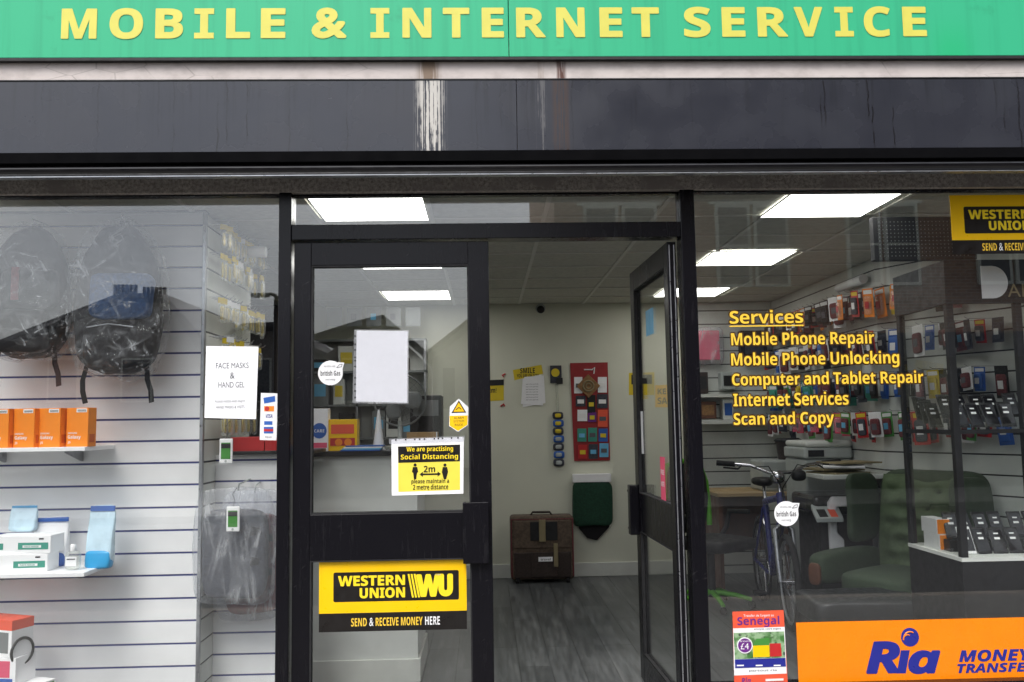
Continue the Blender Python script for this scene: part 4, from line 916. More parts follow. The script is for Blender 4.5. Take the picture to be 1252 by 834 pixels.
# hanging strip of small packs
x_, zt_ = wallX(682), wallZ(682, 503); st = thing('pack_strip', 'hanging strip of small blue and yellow packs on back wall', 'strip', (x_, YB-.02, zt_))
MB().tube([P(681, 458, YB-.01), P(681, 480, YB-.01), P(682, 503, YB-.01)], .012, 6).build('hanger', 'clear', st)
for k in range(7):
    z = zt_-.01-k*.075; MB().pill((x_+.004*(k % 2), YB-.025, z-.03), (.105, .03, .07), .5, 16, 8).build('pack', 'blueprint' if k % 2 else 'baggrey', st); MB().pill((x_, YB-.04, z-.03), (.06, .012, .04), .6, 12, 8).build('pack_face', 'yelcard' if k < 3 else 'greyplastic', st)
c = P(679, 457, YB-.02); t = thing('key_fob_pack', 'small dark pack with round yellow disc above the hanging strip', 'pack', c)
MB().box(c.x-.05, c.x+.06, YB-.02, YB-.004, c.z-.09, c.z+.08).build('card', 'baggrey', t, bevel=.004); MB().disc(c+Vector((0, 0, .01)), .04, YB-.026, YB-.021).build('disc', 'yelcard', t); MB().box(c.x+.01, c.x+.07, YB-.03, YB-.021, c.z-.1, c.z-.04).build('fob', 'blackmatt', t, bevel=.004)
# red display card of gift cards
q = [(702, 564), (746, 563), (743, 443), (697, 444)]; m['darkred'] = mat('dark_red_board', S(150, 34, 38), .5, .08); rc = wsheet('display_card', 'tall red hanging display of small phone cards on back wall', 'card display', q, 'darkred', YB-.012)
MB().tube([P(714, 452, YB-.015), P(724, 452, YB-.02), P(727, 449, YB-.02), P(726, 457, YB-.02)], .006, 6).build('hanger', 'white', rc)
cards = [(702, 461, 712, 481, 'paper'), (731, 461, 742, 480, 'paper'), (704, 484, 716, 497, 'baggrey'), (718, 483, 728, 505, 'blackmatt'), (730, 482, 743, 499, 'baggrey'), (706, 501, 718, 515, 'paper'), (719, 504, 729, 516, 'purple'), (731, 501, 743, 522, 'coral'),
         (706, 524, 717, 540, 'teal'), (719, 523, 730, 540, 'teal'), (732, 524, 743, 540, 'blueprint'), (707, 544, 718, 561, 'red'), (720, 543, 731, 561, 'baggrey'), (733, 542, 744, 559, 'sky')]
for k, (a, y0, b_, y1, mt) in enumerate(cards):
    MB().plate([(a, y1), (b_, y1), (b_, y0), (a, y0)], YB-.02-.001*(k % 3), .004).build('card', mt, rc)
    MB().plate([(a+2, (y0+y1)/2+3), (b_-2, (y0+y1)/2+3), (b_-2, (y0+y1)/2-2), (a+2, (y0+y1)/2-2)], YB-.024-.001*(k % 3), .001).build('card_print', random.choice(['whiteprint', 'sky', 'ink', 'yelcard']), rc)
c = P(719.5, 472, YB-.04); t = thing('wooden_ornament', 'brown carved diamond shaped ornament hanging over the red card display', 'ornament', c)
r_ = .115; MB().prism([(c.x-r_, c.z), (c.x, c.z-r_), (c.x+r_, c.z), (c.x, c.z+r_)], YB-.04, YB-.026).build('plaque', 'brownwood', t, bevel=.004)
MB().torus((c.x, YB-.043, c.z), .05, .008, 'Y', 24, 6).torus((c.x, YB-.043, c.z), .025, .006, 'Y', 20, 6).build('carved_ring', 'tan', t)
# green banner bag on a white holder
hx0, hx1, hz1, hz0 = wallX(698), wallX(744), wallZ(720, 579), wallZ(720, 589)
t = thing('wall_box', 'white wall box with dark green cloth bag hanging from it', 'wall box', ((hx0+hx1)/2, YB-.05, hz0))
MB().box(hx0, hx1, YB-.09, YB-.001, hz0, hz1).build('holder', 'white', t, bevel=.005)
def fg(p, x, y, z): return p+nv(p, 8, .012)+Vector((0, math.sin(x*9)*.006, 0))
zl = wallZ(720, 642); MB().pill(((hx0+hx1)/2, YB-.05, (hz0+zl)/2), (hx1-hx0+.02, .08, hz0-zl), .25, 32, 18, 0, fg).build('cloth_bag', 'greencloth', t)
zl2 = wallZ(720, 660); MB().prism([(wallX(704), zl+.03), (wallX(742), zl+.03), (wallX(741), zl-.02), (wallX(726), zl2), (wallX(714), zl2+.02), (wallX(705), zl-.03)], YB-.04, YB-.015).build('cloth_lining', 'bagblack', t, bevel=.006)
# suitcase
sx0, sx1, sz1 = X(624, 665, 4.05), X(701, 665, 4.05), Z(660, 630, 4.05)
t = thing('suitcase', 'worn brown cloth suitcase standing against the back wall', 'suitcase', ((sx0+sx1)/2, 4.08, 0))
MB().box(sx0, sx1, 3.98, 4.2, .03, sz1).build('body', 'suitcase', t, bevel=.03, seg=3)
MB().box(sx0+.03, sx1-.03, 3.965, 3.985, .05, sz1*.46).build('front_pocket', 'suitdark', t, bevel=.012); MB().box(sx0+.03, sx1-.03, 3.97, 3.985, sz1*.52, sz1-.04).build('upper_pocket', 'suitcase', t, bevel=.012)
xm = (sx0+sx1)/2; MB().box(xm-.11, xm+.13, 3.955, 3.967, .06, .28).build('patch', 'suitdark', t, bevel=.004); MB().box(xm-.11, xm+.14, 3.962, 3.972, sz1-.22, sz1-.05).build('patch', 'blackmatt', t, bevel=.004)
MB().box(xm-.04, xm+.09, 3.948, 3.954, .2, .24).build('name_label', 'paper', t); MB().text('travel', (xm-.02, 3.9475, .21), (.09, 0, 0), (0, 0, .02)).build('lettering', 'inkblack', t)
MB().box(xm-.03, xm+.03, 3.945, 3.961, sz1-.23, sz1-.03).box(xm+.1, xm+.14, 3.945, 3.954, .15, .36).build('strap', 'tan', t, bevel=.004)
MB().tube([(xm-.1, 4.08, sz1-.005), (xm-.08, 4.08, sz1+.025), (xm+.08, 4.08, sz1+.025), (xm+.1, 4.08, sz1-.005)], .01, 8).build('carry_handle', 'suitdark', t)
for x in (sx0+.06, sx1-.06): MB().lathe([(.028, -.015), (.028, .015)], (x, 4.0, .028), 16, axis='X').build('wheel', 'rubber', t)
MB().tube([(sx0+.01, 3.985, .06), (sx0+.01, 3.985, sz1-.03), (sx1-.01, 3.985, sz1-.03), (sx1-.01, 3.985, .06)], .008, 8).build('piping', 'maroon', t)

# ------------------------------------------------------------------ counter behind the left door
CX1 = -.40; CY0, CY1 = 1.0, 1.62; ZCT = Z(450, 551, CY0)
ct = thing('shop_counter', 'tall white panelled counter with dark top behind the left door', 'counter', (-1.4, CY0, 0))
MB().box(-2.0, CX1, CY0, CY1, .0, ZCT-.03).build('panel', 'white2', ct, bevel=.003)
MB().box(-2.02, CX1+.02, CY0-.03, CY1, ZCT-.03, ZCT).build('worktop', 'dark', ct, bevel=.004)
MB().box(-2.0, CX1+.014, CY0-.014, CY0, 0, .13).box(CX1, CX1+.014, CY0, CY1, 0, .13).build('skirting', 'skirt', ct, bevel=.004)
def counter_item(name, label, cat, px, Y_, build):
    t = thing(name, label, cat, (X(px, 535, Y_), Y_, ZCT)); build(t); return t
def f1(t):
    MB().box(-.05, .05, -.04, .04, 0, .25).build('carton', 'white', t, bevel=.002, local=True); MB().disc((0, 0, .12), .045, -.042, -.0405, sx=.95).build('round_print', 'blueprint', t, local=True); MB().box(-.045, .045, -.0418, -.0404, .02, .05).build('lower_print', 'pink', t, local=True); MB().text('CARE', (-.03, -.0425, .11), (.06, 0, 0), (0, 0, .018), 0, .02).build('lettering', 'whiteprint', t, local=True)
counter_item('medicine_box', 'tall white box with blue circle on the counter', 'box', 392, 1.06, f1)
def f2(t):
    MB().box(-.088, .088, -.05, .05, 0, .185).build('carton', 'wuyellow', t, bevel=.003, local=True); MB().box(-.065, .07, -.052, -.0504, .1, .155).build('upper_print', 'coral', t, local=True); MB().box(-.07, .075, -.052, -.0504, .03, .075).build('lower_print', 'red', t, local=True)
    MB().disc((-.02, 0, .05), .022, -.0535, -.0522).disc((.035, 0, .05), .022, -.0535, -.0522).build('fruit_print', 'brightorange', t, local=True)
counter_item('snack_box', 'yellow and red carton beside the tall white box on counter', 'box', 420, 1.09, f2)
def f3(t): MB().lathe([(.036, 0), (.034, .02), (.012, .2), (.006, .24)], (0, 0, 0), 20).build('cone', 'white', t, local=True); MB().lathe([(.042, 0), (.042, .006)], (0, 0, 0), 20).build('foot', 'white', t, local=True)
counter_item('cone_nozzle', 'slim white cone standing on the counter behind the blank sheet', 'cone', 463, 1.12, f3)
def f4(t):
    for k in range(4): MB().box(-.12+.01*k, .11+.006*k, -.06, .06, .008*k, .008*k+.007).build('leaflet', ['blueprint', 'sky', 'paper', 'blueprint'][k], t, local=True)
counter_item('leaflet_pile', 'flat pile of blue leaflets on the counter', 'leaflets', 443, 1.02, f4)
def f5(t):
    MB().box(-.12, .07, -.06, .06, 0, .1).build('carton', 'cardboard', t, bevel=.003, local=True); MB().box(.06, .068, -.063, -.0605, .02, .1).build('tape', 'white', t, local=True)
counter_item('cardboard_box', 'brown cardboard box on the counter end', 'box', 522, 1.3, f5)
def f6(t):
    MB().box(-.1, .1, -.09, .14, .0, .33).build('case', 'blackmatt', t, bevel=.006, local=True); MB().box(-.08, .08, -.094, -.0905, .2, .3).build('front_plate', 'midgrey', t, local=True)
counter_item('computer_tower', 'dark computer case standing on the far end of the counter', 'computer', 522, 1.48, f6)
def f7(t):
    MB().lathe([(.1, 0), (.1, .015), (.015, .03), (.013, .17)], (0, 0, 0), 20).build('stand', 'greyplastic', t, local=True); c = (0, 0, .3)
    g = MB(); 
    for r_ in (.16, .13, .1, .07, .04): g.torus((0, -.03-.03*(1-(r_/.16)**2), .3), r_, .0012, 'Y', 32, 5)
    for k in range(16): a = 2*math.pi*k/16; g.tube([(.03*math.cos(a), -.06, .3+.03*math.sin(a)), (.16*math.cos(a), -.03, .3+.16*math.sin(a))], .0015, 5)
    g.torus((0, .03, .3), .16, .006, 'Y', 32, 6); g.build('guard', 'midgrey', t, local=True)
    bl = MB()
    for k in range(3):
        a = 2*math.pi*k/3; bl.pill((.075*math.cos(a), 0, .3+.075*math.sin(a)), (.13 if abs(math.cos(a)) > .7 else .1, .02, .11), .8, 14, 8)
    bl.lathe([(.03, -.03), (.03, .06), (.02, .08)], (0, 0, .3), 16, axis='Y'); bl.build('blades', 'midgrey', t, local=True)
counter_item('desk_fan', 'grey desk fan on the counter half hidden by the blank sheet', 'fan', 489, 1.3, f7)
# shelving on the back wall behind the counter
su = thing('wall_shelving', 'dark wall shelving crowded with goods behind the counter', 'shelving', (-1.4, YB-.2, 0))
x0, x1 = X(330, 460, YB), X(523, 460, YB)
MB().box(x0, x1, YB-.012, YB-.002, .9, 2.25).build('back_board', 'white2', su)
levels = [1.02, 1.33, 1.64, 1.95]
for z in levels+[2.25]: MB().box(x0, x1, YB-.24, YB-.012, z, z+.02).build('shelf_board', 'midgrey', su)
for x in (x0, (x0+x1)/2+.1, x1-.02): MB().box(x, x+.02, YB-.24, YB-.012, .9, 2.25).build('upright', 'alu', su)
k = 0
for li, z in enumerate(levels):
    x = x0+.05
    while x < x1-.14:
        w = random.uniform(.07, .16); h = random.uniform(.1, .26)
        if abs(x+w/2-((x0+x1)/2+.11)) > w/2+.02:
            mt = random.choice(['baggrey', 'blackmatt', 'white2', 'suitdark', 'midgrey', 'riablue', 'paper', 'white2', 'suitcase'])
            o = MB().box(x, x+w, YB-.21, YB-.05, z+.021, z+.021+h).box(x+w*.15, x+w*.85, YB-.2125, YB-.2105, z+.021+h*.3, z+.021+h*.75, 1).build('boxed_item', [mt, random.choice(['white2', 'sky', 'inkblack', 'yelcard'])], loc=(x+w/2, YB-.13, z+.021), bevel=.003)
            nm = {'baggrey': 'grey', 'blackmatt': 'black', 'white2': 'white', 'suitdark': 'dark brown', 'midgrey': 'mid grey', 'riablue': 'blue', 'paper': 'white', 'suitcase': 'brown'}[mt]
            tag(o, f'{nm} boxed item, {ordn[k % 12]} from the left on the {["lowest", "second lowest", "second highest", "highest"][li]} shelf behind the counter', 'box', 'boxed goods on the wall shelving'); k += 1
        x += w+random.uniform(.01, .05)
    k = 0
t = thing('tall_cupboard', 'tall dark cupboard at the far left end of the shop', 'cupboard', ((XL+X(336, 400, 3.9))/2, 4.1, 0))
xk0, xk1 = XL+.02, X(338, 400, 3.9); MB().box(xk0, xk1, 3.9, YB-.005, 0, 2.58).build('body', 'suitdark', t, bevel=.004)  # cupboard added so the gap past the side slatwall reads dark
for a, b_ in ((xk0+.02, (xk0+xk1)/2-.004), ((xk0+xk1)/2+.004, xk1-.02)): d_ = MB().box(a, b_, 3.88, 3.899, .06, 2.54).build('door', 'baggrey', t, bevel=.003); MB().box((a+b_)/2-.01, (a+b_)/2+.01, 3.862, 3.8795, 1.1, 1.26).build('handle', 'alu', d_)
# white cards hanging in clear sleeves from the shelving edge
for k in range(5):
    px = 409+k*24; c = P(px, 386, YB-.26); o = MB().box(c.x-.07, c.x+.07, c.y, c.y+.004, c.z-.1, c.z+.08).box(c.x-.03, c.x+.02, c.y-.0012, c.y-.0004, c.z-.04, c.z+.02, 1).build('hanging_card', ['midgrey', ['midgrey', 'ink', 'sky', 'ink', 'midgrey'][k]], loc=c)
    tag(o, f'pale square card, {ordn[k]} from the left above the shelving behind the door glass', 'card', 'pale cards hung above the shelving')

# ------------------------------------------------------------------ right side of the shop: slatwalls
zgb = [Z(900, 396+16.4*k, YB) for k in range(-1, 20)]
xb0 = X(846, 517, YB)
sb = thing('slatwall_panel', 'pale far slatwall with dark grooves behind desk and office chair', 'slatwall', ((xb0+XR)/2, YB, 0))
slat((xb0, YB+.008, 0), (1, 0, 0), (0, -1, 0), XR-xb0, zgb, .0, ZC+.0035).build('slats', ['white2', 'dark'], sb)
YK, DX = 2.0, .98
def XW(y): return XR if y >= YK else XR+DX*(YK-y)/1.9
dw = Vector((-DX, 1.9, 0)); lw_ = dw.length; dw.normalize()
r2 = thing('slatwall_panel', 'pale angled slatwall behind the phone cabinet', 'slatwall', (XR+DX, .1, 0))
slat((XR+DX, .1, 0), dw, Vector((-dw.y, dw.x, 0)), lw_, zgb, .0, ZC+.0035).build('slats', ['white2', 'dark'], r2)
rw = thing('slatwall_panel', 'long pale right slatwall hung with rows of phone cases', 'slatwall', (XR, 2, 0))
slat((XR, YK, 0), (0, 1, 0), (-1, 0, 0), YB-YK+.004, zgb, .0, ZC+.0035).build('slats', ['white2', 'dark'], rw)
def wall_item(name, label, cat, q, Y_, d, mats, parts=()):
    x0, x1 = X(q[0], (q[1]+q[3])/2, Y_), X(q[2], (q[1]+q[3])/2, Y_); z1, z0 = Z((q[0]+q[2])/2, q[1], Y_), Z((q[0]+q[2])/2, q[3], Y_)
    t = thing(name, label, cat, ((x0+x1)/2, Y_, z0)); MB().box(x0, x1, Y_, Y_+d, z0, z1).build('body', mats[0], t, bevel=.006)
    if len(mats) > 1: w = x1-x0; h = z1-z0; MB().box(x0+w*.15, x1-w*.15, Y_-.004, Y_-.001, z0+h*.2, z1-h*.2).build('face', mats[1], t)
    return t
t = wall_item('wrapped_bag', 'pink bag in clear plastic hanging on the far slatwall', 'bag', (853, 404, 880, 440), 4.2, .05, ('pink',))
x0, x1, z0, z1 = X(851, 422, 4.19), X(884, 422, 4.19), Z(866, 446, 4.19), Z(866, 400, 4.19)
MB().pill(((x0+x1)/2, 4.2, (z0+z1)/2), (x1-x0, .12, z1-z0), .3, 30, 20, 0, lambda p, x, y, z: p+nv(p, 9, .012)).build('plastic_cover', 'wrap2', t)
wall_item('dark_case', 'dark framed case hanging below the pink bag', 'case', (851, 455, 866, 481), 4.18, .09, ('suitdark', 'blackmatt'))
wall_item('speaker_box', 'brown box with two dark rounds on the far shelf', 'box', (855, 491, 876, 512), 4.1, .15, ('wood', 'brownwood'))
wall_item('router_box', 'small grey box on the far shelf beside the brown box', 'box', (882, 455, 900, 476), 4.12, .12, ('greyplastic', 'blackmatt'))
wall_item('white_carton', 'tall white carton on the far shelf beside the lettering', 'box', (884, 488, 897, 513), 4.12, .12, ('white2', 'blueprint'))
wall_item('black_bag', 'black bag hanging on the far slatwall behind the lettering', 'bag', (906, 404, 938, 440), 4.17, .1, ('bagblack', 'baggrey'))
wall_item('cable_pack', 'blue pack on the far slatwall behind the lettering', 'pack', (945, 478, 972, 502), 4.1, .1, ('blueprint', 'baggrey'))
t = thing('display_shelf', 'pale far shelf under the small grey boxes', 'shelf', (2.4, 4.1, Z(880, 513, 4.1)))
MB().box(xb0+.01, XR-.02, 4.0, YB-.004, Z(880, 516, 4.1)-.02, Z(880, 513, 4.1)-.001).build('board', 'white2', t, bevel=.003)
t = thing('display_shelf', 'upper pale far shelf under the framed case', 'shelf', (2.4, 4.1, Z(880, 482, 4.1)))
MB().box(xb0+.01, XR-.02, 4.05, YB-.004, Z(880, 484, 4.1)-.015, Z(880, 482, 4.1)-.001).build('board', 'white2', t, bevel=.003)
# phone case packs on the right slatwall: four long rows
pal = [('red', 'red'), ('suitdark', 'dark brown'), ('blackmatt', 'black'), ('yelcard', 'yellow'), ('paper', 'white'), ('baggrey', 'grey'), ('blueprint', 'blue'), ('greencard', 'green'), ('brightorange', 'orange'), ('pink', 'pink'), ('maroon', 'maroon'), ('teal', 'teal')]
cp = []
for mt, nm in pal:
    b = MB(); w, h = .105, .2
    b.box(-w/2, w/2, -.002, .0, -h, 0, 0); b.pill((0, -.008, -h*.58), (w*.74, .018, h*.66), .35, 14, 8, 1); b.box(-w*.4, w*.4, -.0032, -.0022, -h*.19, -h*.05, 2); b.box(-w*.2, w*.2, -.019, -.0175, -h*.7, -h*.45, 3)
    cp.append([b.build('case_pack', [mt, random.choice(['blackmatt', 'clear', 'clear', mt, 'baggrey', 'maroon']), random.choice(['whiteprint', 'yelcard', 'inkblack', 'whiteprint']), random.choice(['whiteprint', 'ink', 'red', 'sky'])], local=True), nm, False])
rowsR = [(2.37, 'top', [0, 1, 2, 1, 0, 3, 8, 4, 10, 1]), (2.07, 'second', [5, 1, 4, 0, 10, 2, 6, 5, 4]), (1.77, 'third', [2, 6, 5, 1, 4, 2, 11, 7, 3]), (1.50, 'bottom', [0, 4, 6, 7, 9, 5, 3, 0, 4, 7])]
for z, nm, choice in rowsR:
    n = 28
    for i in range(n):
        yy = 1.12+(YB-.32-1.12)*i/(n-1)+random.uniform(-.015, .015); ln = random.uniform(.14, .2)
        (hook((XW(yy)-.002, yy, z+.006), (-1, 0, 0), .2).build('hook', 'chrome', rw) if (i % 7) else None)
        if random.random() < .07: continue
        for dpt in (.55, 1.0)[:1 if i % 3 == 0 else 2]:
            k = cp[random.choice(choice)]; loc = (XW(yy)-.19*dpt, yy, z)
            if not k[2]: k[2] = True; c = k[0]; c.location = loc
            else: c = dup(k[0], loc)
            c.rotation_euler = (random.uniform(-.05, .12), random.uniform(-.09, .09), R(-74)+random.uniform(-.4, .35)); c.scale = (random.uniform(.7, 1.1), random.uniform(.8, 1.6), random.uniform(.72, 1.12))
            pos = ('outer' if dpt == 1.0 else 'inner')
            tag(c, f'{k[1]} phone case pack, {pos}, {ordn[i]} from the window in {nm} row of right slatwall', 'case pack', 'phone case packs on the right slatwall')
for k in cp:
    if not k[2]: bpy.data.objects.remove(k[0])
c = P(1018, 346, 2.3); x_ = XR-.06
t = thing('paper_roll', 'white rolled paper lying above the right row of cases', 'roll', (x_, 2.3, 2.48)); MB().tube([(x_, 2.05, 2.47), (x_, 2.5, 2.47)], .034, 16).build('roll', 'white', t)

# ------------------------------------------------------------------ right side of the shop: furniture
def at(px, py, Y_): return P(px, py, Y_)
# wall shelf with papers
zs_ = 1.07
t = thing('wall_counter', 'white wall counter along the right slatwall with papers on it', 'counter', (XR-.3, 2.15, zs_)); MB().box(XR-.5, XR-.005, 1.85, 2.46, zs_-.03, zs_).build('board', 'white2', t, bevel=.004)
MB().box(XR-.09, XR-.05, 2.05, 2.08, 0, zs_-.031).box(XR-.09, XR-.05, 2.38, 2.41, 0, zs_-.031).build('support', 'midgrey', t)
t = thing('paper_pile', 'untidy pile of papers and magazines on the white wall counter', 'papers', (XR-.28, 2.15, zs_), 0)
for k in range(7):
    b = MB(); a = random.uniform(-.4, .4); M_ = Matrix.Rotation(a, 4, 'Z'); hx, hy = .11+random.uniform(0, .06), .15; o_ = Vector((random.uniform(-.06, .06), random.uniform(-.1, .1), .012*k))
    pts = [M_@Vector(v)+o_ for v in ((-hx, -hy, 0), (hx, -hy, 0), (hx, hy, 0), (-hx, hy, 0))]
    b.hexa(pts, [p+Vector((0, 0, .011)) for p in pts]).build('magazine', random.choice(['paper', 'paper', 'tan', 'baggrey']), t, local=True)
# tall grey copier and white printer
def blk(name, label, cat, x0, x1, y0, y1, z0, z1, mt, bev=.02): 
    t = thing(name, label, cat, ((x0+x1)/2, (y0+y1)/2, z0)); MB().box(x0, x1, y0, y1, z0, z1).build('body', mt, t, bevel=bev, seg=3); return t
xc0, xc1 = X(984, 560, 2.52), XR-.015; zc1 = 1.29
t = blk('photocopier', 'tall pale grey photocopier standing beside the white wall counter', 'photocopier', xc0, xc1, 2.52, 2.98, 0, zc1-.14, 'greyplastic')
MB().box(xc0-.01, xc1, 2.5, 2.97, zc1-.135, zc1-.05).build('scanner', 'greyplastic', t, bevel=.015); MB().box(xc0, xc1, 2.49, 2.96, zc1-.048, zc1).build('lid', 'white2', t, bevel=.02)
for zz in (.12, .36, .6): MB().box(xc0+.03, xc1-.03, 2.512, 2.5195, zz, zz+.2).build('paper_drawer', 'white2', t, bevel=.004)
MB().box(xc0+.02, xc0+.14, 2.49, 2.499, zc1-.12, zc1-.07).build('display', 'blackmatt', t)
# desk with printer
zd = .85
xd0, xd1 = X(868, 605, 3.4), XR-.03
t = thing('office_desk', 'wooden office desk with oak top and brown end panel', 'desk', ((xd0+xd1)/2, 3.5, 0))
MB().box(xd0, xd1, 3.15, 3.8, zd-.03, zd).build('top', 'oak', t, bevel=.004)
MB().box(xd1-.3, xd1-.02, 3.2, 3.23, .05, zd-.031).build('front_panel', 'wood', t); MB().box(xd0+.02, xd1-.3, 3.7, 3.73, .3, zd-.031).build('modesty_panel', 'wood', t)
for x in (xd0+.03, xd1-.05): MB().box(x, x+.03, 3.24, 3.78, 0, zd-.031).build('end_panel', 'wood', t)
xp0, xp1 = X(933, 590, 3.25), XR-.05; zp1 = Z(960, 563, 3.25)
t = thing('printer', 'pale grey printer on the desk with a lit white button', 'printer', ((xp0+xp1)/2, 3.45, zd))
MB().box(xp0, xp1, 3.25, 3.62, zd+.001, zp1).build('body', 'greyplastic', t, bevel=.02, seg=3); MB().box(xp0+.2, xp0+.33, 3.244, 3.249, zp1-.09, zp1-.03).build('display', 'teal', t); MB().box(xp0+.21, xp0+.25, 3.243, 3.249, zp1-.19, zp1-.12).build('button', 'whiteprint', t)
MB().box(xp0+.03, xp1-.03, 3.246, 3.2495, zd+.03, zd+.09).build('paper_slot', 'midgrey', t)
c = P(965, 557, 3.4); zb_ = zp1
t = thing('plastic_bucket', 'dark blue plastic tub standing on the printer', 'tub', (c.x, 3.42, zb_)); MB().lathe([(.085, .001), (.1, .13), (.105, .135), (.11, .155), (.1, .157)], (0, 0, 0), 24).build('tub', 'suitdark', t, local=True); MB().lathe([(.115, .158), (.118, .17), (.09, .185)], (0, 0, 0), 24).build('lid', 'blackmatt', t, local=True)
# multifunction copier with control panel
xm0, xm1 = X(998, 640, 2.05), XR-.02; zm1 = Z(1030, 602, 2.05)
t = thing('multifunction_printer', 'large white and black multifunction printer beside the green armchair', 'printer', ((xm0+xm1)/2, 2.28, 0))
MB().box(xm0+.03, xm1, 2.06, 2.5, 0, zm1-.16).build('body', 'blackmatt', t, bevel=.015); MB().box(xm0-.02, xm1, 2.03, 2.5, zm1-.155, zm1-.02).build('scanner_lid', 'blackgloss', t, bevel=.03, seg=3)
fr = MB(); xa, xb_ = X(1014, 650, 2.0), XR-.03; za_, zb_ = Z(1020, 676, 2.0), Z(1040, 607, 2.0)
fr.prism([(xa, za_), (xa+.1, za_), (xa+.1, za_+.09), (xa+.055, za_+.14), (xa+.055, zb_-.07), (xb_, zb_-.07), (xb_, zb_), (xa+.03, zb_), (xa, zb_-.04)], 1.985, 2.028); fr.build('white_frame', 'white', t, bevel=.01)
p0 = P(986, 628, 1.95); b = MB(); 
b.hexa([(xm0-.06, 1.88, zm1-.16), (xm0+.13, 1.88, zm1-.16), (xm0+.16, 2.06, zm1-.08), (xm0-.03, 2.06, zm1-.08)], [(xm0-.06, 1.88, zm1-.19), (xm0+.13, 1.88, zm1-.19), (xm0+.16, 2.06, zm1-.12), (xm0-.03, 2.06, zm1-.12)]); b.build('control_panel', 'greyplastic', t, bevel=.006)
b = MB(); b.hexa([(xm0-.03, 1.895, zm1-.152), (xm0+.03, 1.895, zm1-.152), (xm0+.04, 1.99, zm1-.110), (xm0-.02, 1.99, zm1-.110)], [(xm0-.03, 1.895, zm1-.156), (xm0+.03, 1.895, zm1-.156), (xm0+.04, 1.99, zm1-.114), (xm0-.02, 1.99, zm1-.114)]); b.build('display', 'blackmatt', t)
b = MB(); b.hexa([(xm0+.05, 1.895, zm1-.152), (xm0+.1, 1.895, zm1-.152), (xm0+.11, 1.99, zm1-.110), (xm0+.06, 1.99, zm1-.110)], [(xm0+.05, 1.895, zm1-.156), (xm0+.1, 1.895, zm1-.156), (xm0+.11, 1.99, zm1-.114), (xm0+.06, 1.99, zm1-.114)]); b.build('keypad', 'coral', t)
# office chair, lime green
c = P(862, 700, 3.0); oc = thing('office_chair', 'black and lime green office chair behind the right door post', 'chair', (X(868, 650, 2.8), 2.8, 0), R(35))
def fb_(p, x, y, z): p.y += .05*z*z; return p
MB().pill((0, .22, .83), (.46, .05, .56), .3, 24, 18, 0, fb_).build('backrest', 'blackmatt', oc, local=True)
MB().tube([(.23, .2, .6), (.25, .22, .75), (.25, .24, .95), (.2, .26, 1.1), (0, .27, 1.13), (-.2, .26, 1.1), (-.25, .24, .95), (-.25, .22, .75), (-.23, .2, .6)], .022, 10).build('back_frame', 'lime', oc, local=True)
MB().pill((0, -.05, .5), (.5, .5, .1), .35, 24, 12).build('seat', 'blackmatt', oc, local=True)
MB().tube([(0, 0, .08), (0, 0, .46)], .03, 12).build('pedestal', 'blackmatt', oc, local=True)
for sx in (-1, 1): MB().tube([(sx*.25, .1, .52), (sx*.3, .08, .6), (sx*.3, .05, .72), (sx*.3, -.15, .73)], .02, 8).build('armrest', 'blackmatt', oc, local=True)
for k in range(5):
    a = R(72*k+20); e = Vector((math.cos(a)*.3, math.sin(a)*.3, .07)); o = MB().tube([(0, 0, .12), (e.x*.6, e.y*.6, .1), e], .024, 8, 0, .016).build('base_spoke', 'lime', oc, local=True)
    MB().lathe([(.026, -.012), (.03, -.006), (.03, .006), (.026, .012)], (e.x, e.y, .031), 14, axis='X').build('castor', 'rubber', oc, local=True)
# bicycle: local x forward, front wheel at +x
BF, BR = Vector((2.10, 1.98, 0)), Vector((2.23, 2.99, 0)); d_ = BF-BR; wb = d_.length
bk = thing('bicycle', 'blue and silver bicycle with black grips parked inside the right window', 'bicycle', (BR+BF)/2, math.atan2(d_.y, d_.x))
r_ = .33
def wheel(x, name):
    w = MB().torus((x, 0, r_), r_-.022, .023, 'Y', 40, 8).build('wheel', 'rubber', bk, local=True)
    MB().torus((x, 0, r_), r_-.052, .011, 'Y', 40, 6).build('rim', 'alu', w, local=True); s_ = MB()
    for k in range(20): a = 2*math.pi*k/20; s_.tube([(x+.018*math.cos(a+.8), .02*(-1)**k, r_+.018*math.sin(a+.8)), (x+(r_-.055)*math.cos(a), 0, r_+(r_-.055)*math.sin(a))], .0018, 4)
    s_.lathe([(.02, -.045), (.02, .045)], (x, 0, r_), 12, axis='Y'); s_.build('spokes', 'chrome', w, local=True)
wheel(-wb/2, 'rear'); wheel(wb/2, 'front')
hd, hd2 = Vector((wb/2-.17, 0, .93)), Vector((wb/2-.12, 0, .76)); bb = Vector((-wb/2+.44, 0, .30)); stp = Vector((-wb/2+.26, 0, .82)); ra = Vector((-wb/2, 0, r_))
f = MB(); f.tube([hd, hd2], .03, 12); f.tube([hd2+Vector((-.01, 0, .02)), bb], .03, 12); f.tube([hd+Vector((-.01, 0, -.03)), stp], .024, 12); f.tube([bb, stp], .022, 12)
for s_ in (-1, 1): f.tube([bb+Vector((0, .03*s_, 0)), ra+Vector((0, .055*s_, 0))], .013, 8); f.tube([stp+Vector((0, .02*s_, -.05)), ra+Vector((0, .055*s_, 0))], .011, 8)
f.build('frame', 'frame_blue', bk, local=True)
f = MB(); f.tube([hd2, hd2+Vector((.01, 0, -.05))], .024, 10)
for s_ in (-1, 1): f.tube([hd2+Vector((.01, 0, -.04)), hd2+Vector((.015, .06*s_, -.08)), Vector((wb/2-.03, .06*s_, r_+.12)), Vector((wb/2, .055*s_, r_))], .018, 10)
f.build('fork', 'alu', bk, local=True)
